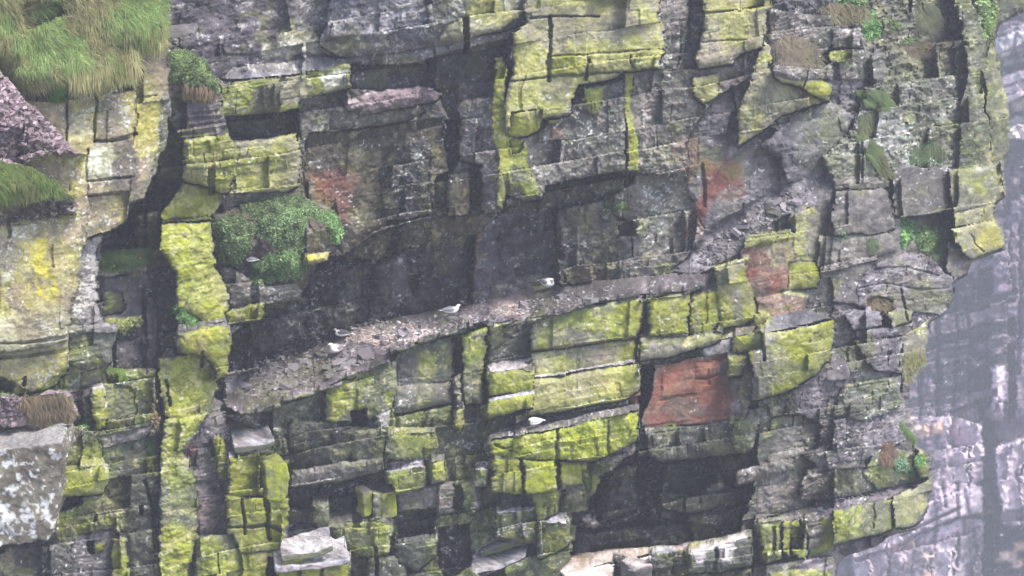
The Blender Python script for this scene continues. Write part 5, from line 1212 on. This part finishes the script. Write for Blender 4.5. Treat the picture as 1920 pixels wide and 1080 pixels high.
chips('rubble', [[(440,690),(640,640),(760,600),(890,582),(1040,552),(1160,535),(1300,515),(1190,550),(1000,590),(860,612),(745,655),(640,700),(520,740),(440,750)],
                 [(1290,490),(1400,400),(1470,360),(1550,345),(1480,395),(1330,500)], [(415,770),(505,800),(510,830),(430,840)], [(960,800),(1180,762),(1060,790)], [(1440,970),(1660,925),(1560,955)]],
      4.5, 'loose grey chips of slate lying on the ledges', [(108,102,106), (126,119,124), (94,89,93), (156,148,150)], .07, 5)
chips('rubble', [[(440,700),(640,650),(760,615),(890,590),(1040,556),(1160,540),(1190,550),(1000,590),(860,612),(745,655),(640,700),(520,740),(450,750)], [(430,790),(515,820),(520,850),(430,850)], [(1310,490),(1400,410),(1480,365),(1550,350),(1480,390),(1350,490)]],
      .5, 'flat grey flakes of slate on the ledges', [(112,106,112), (136,130,136), (98,100,92)], .26, 8)
chips('rubble', [[(655,612),(700,600),(770,605),(818,628),(760,645),(690,645),(650,640)], [(915,580),(960,568),(995,580),(985,592),(925,590)]],
      6, 'whitened twigs and chips of an old nest on the ledge', [(190,178,168), (206,200,202), (140,132,132), (164,148,134)], .07, 9)
chips('rubble', [[(-80,130),(0,140),(40,185),(75,215),(110,252),(140,280),(60,295),(0,320),(-80,330)], [(-80,308),(0,312),(50,322),(90,345),(0,340)], [(-80,745),(30,745),(60,790),(-80,790)]],
      4, 'loose purple chips of shale on the scree slope', [(150,132,138), (128,110,116), (170,152,158), (110,96,102)], .13, 6)
# ------------------------------------------------------------------ seabirds
M_WHITE = plain("white_feathers", (238, 238, 238), .8)
M_GREYF = plain("grey_feathers", (138, 134, 142), .8)
M_DARKF = plain("dark_feathers", (84, 80, 88), .8)
M_BEAK = plain("beak", (176, 160, 110), .5)
M_EYE = plain("eye", (20, 18, 18), .2)

def tube_rings(spine, seg=14):
    """spine: rows of x, y, z, half width, half height; one closed skin round it"""
    S = np.array(spine, float); n = len(S)
    t = np.gradient(S[:, :3], axis=0); t /= np.linalg.norm(t, axis=1)[:, None]
    side = np.cross(np.array([0, 0, 1.0]), t); ln = np.linalg.norm(side, axis=1)
    for i in range(n):
        side[i] = side[i] / ln[i] if ln[i] > .15 else np.array([0, 1.15, 0])
    upv = np.cross(t, side)
    V = []
    for i in range(n):
        for k in range(seg):
            a = 2 * math.pi * k / seg
            V.append(S[i, :3] + side[i] * S[i, 3] * math.cos(a) + upv[i] * S[i, 4] * math.sin(a))
    F = []
    for i in range(n - 1):
        for k in range(seg):
            F.append((i * seg + k, i * seg + (k + 1) % seg, (i + 1) * seg + (k + 1) % seg, (i + 1) * seg + k))
    V.append(S[0, :3]); V.append(S[-1, :3])
    a, b = len(V) - 2, len(V) - 1
    for k in range(0, seg, 1):
        F.append((a, (k + 1) % seg, k, a)); F.append((b, (n - 1) * seg + k, (n - 1) * seg + (k + 1) % seg, b))
    return np.array(V), F

def tube_obj(name, spine, mat, parent, seg=14, sub=1):
    V, F = tube_rings(spine, seg)
    me = bpy.data.meshes.new(name)
    me.from_pydata([tuple(v) for v in V], [], [tuple(dict.fromkeys(f)) for f in F])
    for p in me.polygons: p.use_smooth = True
    me.materials.append(mat)
    o = bpy.data.objects.new(name, me); COL.objects.link(o)
    if sub:
        md = o.modifiers.new("smooth", 'SUBSURF'); md.levels = sub; md.render_levels = sub
    o.parent = parent
    return o

def bird(px, py, yaw, label, scale=1.12, head=0.0, tuck=0.0, depth=None, plump=1.0, wing=M_GREYF):
    d = float(depth_at(px, py + 3)) - .24 if depth is None else depth
    r = empty('seabird', at(px, py, d))
    r.rotation_euler = (0, 0, math.radians(yaw)); r.scale = (scale,) * 3
    tag(r, label, 'seabird', 'seabirds resting on the cliff ledges')
    h = math.radians(head); ch, sh = math.cos(h), math.sin(h)
    hx, hz = .15 - .05 * tuck, .190 - .04 * tuck
    hd = lambda f, s, z: (hx + f * ch - s * sh, f * sh + s * ch, hz + z)
    p = plump
    sp = [(-.20, 0, .075, .018, .012), (-.17, 0, .072, .036, .03), (-.11, 0, .072, .064 * p, .055 * p), (-.04, 0, .076, .082 * p, .074 * p),
          (.03, 0, .082, .088 * p, .082 * p), (.085, 0, .095, .080 * p, .078 * p), (.122, 0, .122, .058, .06), (hx - .008, 0, hz - .04, .040, .042),
          hd(0, 0, 0) + (.040, .038), hd(.026, 0, .01) + (.034, .031), hd(.046, 0, .006) + (.018, .016), hd(.052, 0, .004) + (.008, .008)]
    b = tube_obj('body', sp, M_WHITE, r)
    for s in (1, -1):
        tube_obj('wing', [(.085, s * .06, .105, .012, .018), (.05, s * .076 * p, .112, .020, .045), (-.02, s * .074 * p, .112, .024, .052), (-.10, s * .055, .104, .022, .04), (-.17, s * .03, .096, .014, .02), (-.235, s * .012, .09, .006, .007)], wing, r, 10)
    tube_obj('back', [(.07, 0, .15, .03, .012), (.03, 0, .158, .05, .012), (-.05, 0, .145, .05, .012), (-.12, 0, .118, .03, .01)], wing, r, 10)
    tube_obj('tail', [(-.17, 0, .08, .03, .008), (-.22, 0, .078, .034, .006), (-.265, 0, .076, .036, .004)], M_WHITE, r, 10, 0)
    tube_obj('beak', [hd(.046, 0, .002) + (.009, .010), hd(.066, 0, -.001) + (.007, .008), hd(.082, 0, -.007) + (.003, .003)], M_BEAK, r, 8, 0)
    for s in (1, -1):
        tube_obj('eye', [hd(.026, s * .027, .012) + (.004, .004), hd(.026, s * .031, .012) + (.005, .005), hd(.026, s * .034, .012) + (.002, .002)], M_EYE, r, 8, 0)
    return r

bird(846, 588, 0, 'grey winged seabird facing right, alone on the middle of the nesting ledge')
bird(640, 631, 180, 'grey winged seabird facing left among whitened twigs, upper of the pair', 1.15, tuck=.7, head=10, wing=M_DARKF)
bird(630, 661, -122, 'plump white breasted seabird facing the viewer, lower of the pair', 1.35, plump=1.08, head=-35)
bird(1027, 538, -50, 'bright white breasted seabird with folded grey wings below the right cave wall', 1.4, plump=1.08, tuck=.9, head=-20)
bird(1002, 797, -150, 'pale seabird sleeping on the whitened shelf of the lower wall', 1.15, tuck=1.3, plump=1.05, wing=plain("pale_feathers", (196, 194, 200), .8))
bird(470, 491, 170, 'white seabird half hidden between the moss clumps', .8, tuck=.8)
RELIEF = 1.0
# ------------------------------------------------------------------ the far cliff across the bay
setup_grid(1000, 2500, -160, 1250, 2.4, [1380, 1700, 1840, 1870, 2000, 2300], [264, 263, 262.5, 261.5, 260, 258])
N_STR = N_LAY
RGB[:] = class_rgb('fl', (slice(None), slice(None)))
AMPB[:] = .35; AMPL[:] = .06; AMPN[:] = .25
D(0.85, 'fl', [(1380,-160),(2300,-160),(2300,320),(1380,320)], amp=(.3,.15,.25))
D(0.00, 'fg', [(1380,-160),(2300,-160),(2300,20),(1900,40),(1380,120)], amp=(.2,.05,.4))
D(7.65, 'gu', [(1800,96),(1862,74),(1920,50),(2100,-10),(2100,40),(1920,84),(1864,108),(1800,126)], gv=0, amp=(.2,.04,.1))
D(6.46, 'fl', [(1800,120),(1864,104),(1920,80),(2100,36),(2100,50),(1920,92),(1868,112),(1800,130)], gv=0)
D(-1.70, 'fd', [(1800,130),(1870,110),(1920,92),(2100,50),(2100,110),(1920,132),(1876,150),(1800,160)])
C('gup', [(1878,98),(1896,95),(1890,110),(1878,112)], nz=6); C('gup', [(1884,112),(1900,110),(1900,124),(1882,124)], nz=4); C('gup', [(1905,112),(1930,108),(1930,116),(1905,118)], nz=4); C('gup', [(1910,92),(1925,90),(1922,108),(1912,106)], nz=5, a=.7)
D(4.25, 'fp', [(1800,170),(1876,148),(1920,132),(2100,90),(2100,140),(1920,180),(1884,196),(1800,210)], gv=0, amp=(.3,.2,.2))
K([(1876,168),(1920,152)], 2, 1.0); K([(1880,182),(1920,168)], 2, 1.0)
D(-1.02, 'fd', [(1800,210),(1884,196),(1920,180),(2100,140),(2100,220),(1920,240),(1890,245),(1800,260)])
C('gup', [(1895,190),(1925,184),(1920,200),(1898,204)], nz=8)
D(2.04, 'fp', [(1800,260),(1888,238),(1930,228),(1925,262),(1890,270),(1800,280)], amp=(.3,.1,.4)); C('gup', [(1890,225),(1925,222),(1920,250),(1892,255)], nz=12)
D(-0.85, 'fd', [(1840,270),(2100,240),(2100,480),(1900,420),(1840,420)], amp=(.3,.03,.4))
C('gup', [(1895,330),(1915,332),(1912,348),(1898,345)], nz=8); C('gup', [(1868,362),(1882,365),(1880,395),(1868,390)], nz=8)
D(0.00, 'fg', [(1600,400),(1860,380),(1860,760),(1600,800)], amp=(.3,.03,.35))
D(2.55, 'fl', [(1700,560),(1740,540),(1760,620),(1750,780),(1690,800)], amp=(.3,.02,.3)); D(3.06, 'fg', [(1765,520),(1815,500),(1825,620),(1815,760),(1760,780)], amp=(.2,.02,.25)); D(1.70, 'fl', [(1825,500),(1840,480),(1850,600),(1845,700),(1828,700)])
D(-4.25, 'fd', [(1838,400),(1862,420),(1868,640),(1858,760),(1832,790),(1828,700)], amp=(.1,.02,.2))
D(4.08, 'fl', [(1862,440),(1890,430),(1895,700),(1880,790),(1862,790),(1856,700)], gxs=-.5, amp=(.2,.02,.3)); D(4.76, 'fp', [(1862,700),(1880,690),(1884,770),(1868,788),(1856,770)], dome=.8)
D(1.70, 'fl', [(1895,380),(1990,340),(1990,780),(1890,790)], gxs=-.3); D(-1.70, 'fd', [(1888,560),(1902,540),(1905,780),(1890,790)])
for k, (xa, ya, xb, yb) in enumerate([(1720,540,1725,790),(1752,560,1756,770),(1790,520,1788,760),(1812,560,1815,740),(1848,600,1846,760),(1912,420,1908,700)]):
    K([(xa,ya),((xa+xb)/2+4,(ya+yb)/2),(xb,yb)], 4, 1.5)
for k in range(26):
    yy = 300 + k * 19 + 9 * math.sin(k * 2.3); xa = 1690 + 90 * hsh(np.array(k), np.array(3), 7); xb = xa + 60 + 130 * hsh(np.array(k), np.array(5), 8)
    D(.6 + 2.2 * float(hsh(np.array(k), np.array(9), 4)), ('fl', 'fd', 'fg', 'fl')[k % 4], [(xa, yy + 8), (xb, yy - (xb - xa) * .16), (xb - 3, yy + 16 - (xb - xa) * .16), (xa + 4, yy + 26)], gv=-.1, bev=.3)
D(3.40, 'fp', [(1600,790),(1790,780),(1850,800),(1845,900),(1770,950),(1690,1000),(1600,1010)], amp=(.5,.03,.3), label=None)
D(5.10, 'fl', [(1700,790),(1760,785),(1775,850),(1755,900),(1700,890)], dome=1.0, amp=(.3,.03,.4))
D(4.42, 'fp', [(1600,1000),(1700,960),(1790,905),(1850,915),(1850,960),(1795,968),(1690,1020),(1600,1050)], gv=0, amp=(.4,.02,.15), gxs=.1)
D(2.38, 'fp', [(1600,1050),(1700,1015),(1800,970),(1850,975),(1850,1250),(1600,1250)], amp=(.5,.02,.3))
C('fd', [(1650,1060),(1730,1020),(1760,1060),(1700,1250),(1600,1250)], a=.55, nz=24); C('fd', [(1800,1010),(1850,1000),(1850,1250),(1790,1250)], a=.5, nz=20)
D(-5.10, 'fd', [(1842,780),(1866,790),(1878,860),(1882,960),(1868,1060),(1866,1250),(1838,1250),(1846,960)], amp=(.1,.02,.2))
D(5.78, 'fp', [(1866,840),(1990,800),(1990,960),(1920,955),(1882,962),(1868,900)], amp=(.5,.03,.2)); D(4.08, 'fl', [(1878,962),(1990,930),(1990,1000),(1880,985)], gv=0)
D(-0.85, 'fd', [(1872,988),(1990,985),(1990,1250),(1866,1250)], amp=(.3,.03,.4))
for pp in ([(1870,1040),(1895,1035),(1892,1048),(1872,1050)],[(1903,1020),(1925,1015),(1925,1030),(1905,1030)],[(1900,1055),(1915,1052),(1912,1064),(1902,1064)],[(1704,1013),(1718,1012),(1716,1024),(1704,1024)],[(1680,1024),(1690,1024),(1690,1034),(1680,1032)],[(1736,1040),(1748,1042),(1746,1050),(1736,1048)],[(1845,958),(1856,960),(1852,967),(1844,966)],[(1748,800),(1765,795),(1768,808),(1750,812)],[(1718,800),(1735,798),(1735,815),(1720,815)],[(1732,1075),(1750,1074),(1748,1084),(1732,1084)]):
    pp = [(x + (x - pp[0][0] - 8) * .5, y + (y - pp[0][1] - 4) * .5) for x, y in pp]
    C('nst', pp, nz=5)
K([(1690,1005),(1770,965),(1800,950)], 3, 2.0); K([(1795,905),(1796,965)], 3, 1.5); K([(1768,900),(1770,950)], 2.5, 1.2); K([(1795,1000),(1796,1060)], 3, 1.5); K([(1810,975),(1808,1000)], 2.5, 1.2); K([(1756,960),(1754,1020)], 2.5, 1.2); K([(1705,900),(1740,880),(1790,870),(1846,860)], 4, 1.0)
AMPB *= .75
r1, q1, p1, h1, e1, u1, t1 = fracture(X + SX * 2 + WX * 2, Y + SY * 1.5 + WY, 52, 34, 811, .25)
r2, q2, p2, h2, e2, u2, t2 = fracture(X + SX * 2 + WX, Y + SY + WY * 2, 22, 18, 815, .25)
DEP += AMPB * ((r1 - .5) * 3.5 + (q1 - .5) * 1.5 + (r2 - .5) * .8) + AMPB * 1.6 * (1 - sstep(.6, 3.5, e1)) * sstep(.46, .6, N_MID)
DEP += AMPB * ((t1 - .5) * .35 * u1 + (t2 - .5) * .25 * u2) - .02 * (p1 - .5) * h1
DEP += AMPN * ((fbm(X, Y, 26, 5, 813, gain=.62) - .5) * 7)
cut_cracks()
RGB *= (.86 + .2 * r1 + .08 * r2)[..., None]
idx = np.arange(NY * NX).reshape(NY, NX)
q = np.stack([idx[1:, :-1], idx[1:, 1:], idx[:-1, 1:], idx[:-1, :-1]], axis=-1).reshape(-1, 4)
o = link_mesh('far_cliff', at(X, Y, DEP).reshape(-1, 3), q, M_FAR, None, RGB.reshape(-1, 3))
tag(o, 'pale hazy cliff across the bay at the right edge', 'cliff', kind='structure')
fd = float(DEP[int((1003 - gy[0]) / STEP), int((1878 - gx[0]) / STEP)])
bird(1878, 1005, -100, 'white seabird on the hazy far cliff at the lower right', 1.5, depth=fd - .8, plump=1.15)
# ------------------------------------------------------------------ haze
def haze_box():
    lo = np.array([-220., -110., -220.]); hi = np.array([300., 600., 95.])
    v = [(x, y, z) for x in (lo[0], hi[0]) for y in (lo[1], hi[1]) for z in (lo[2], hi[2])]
    f = [(0,1,3,2),(4,6,7,5),(0,4,5,1),(2,3,7,6),(0,2,6,4),(1,5,7,3)]
    m = bpy.data.materials.new("haze_air"); m.use_nodes = True
    n = m.node_tree.nodes; l = m.node_tree.links
    n.remove(n["Principled BSDF"])
    pv = n.new("ShaderNodeVolumePrincipled")
    pv.inputs["Color"].default_value = (0.93, 0.92, 1.0, 1); pv.inputs["Density"].default_value = HAZE_DENSITY
    pv.inputs["Anisotropy"].default_value = 0.1
    l.new(pv.outputs[0], n["Material Output"].inputs["Volume"])
    o = link_mesh("haze", v, f, m, smooth=False)
    tag(o, 'thin pale sea haze in front of the far cliff', kind='stuff')
haze_box()
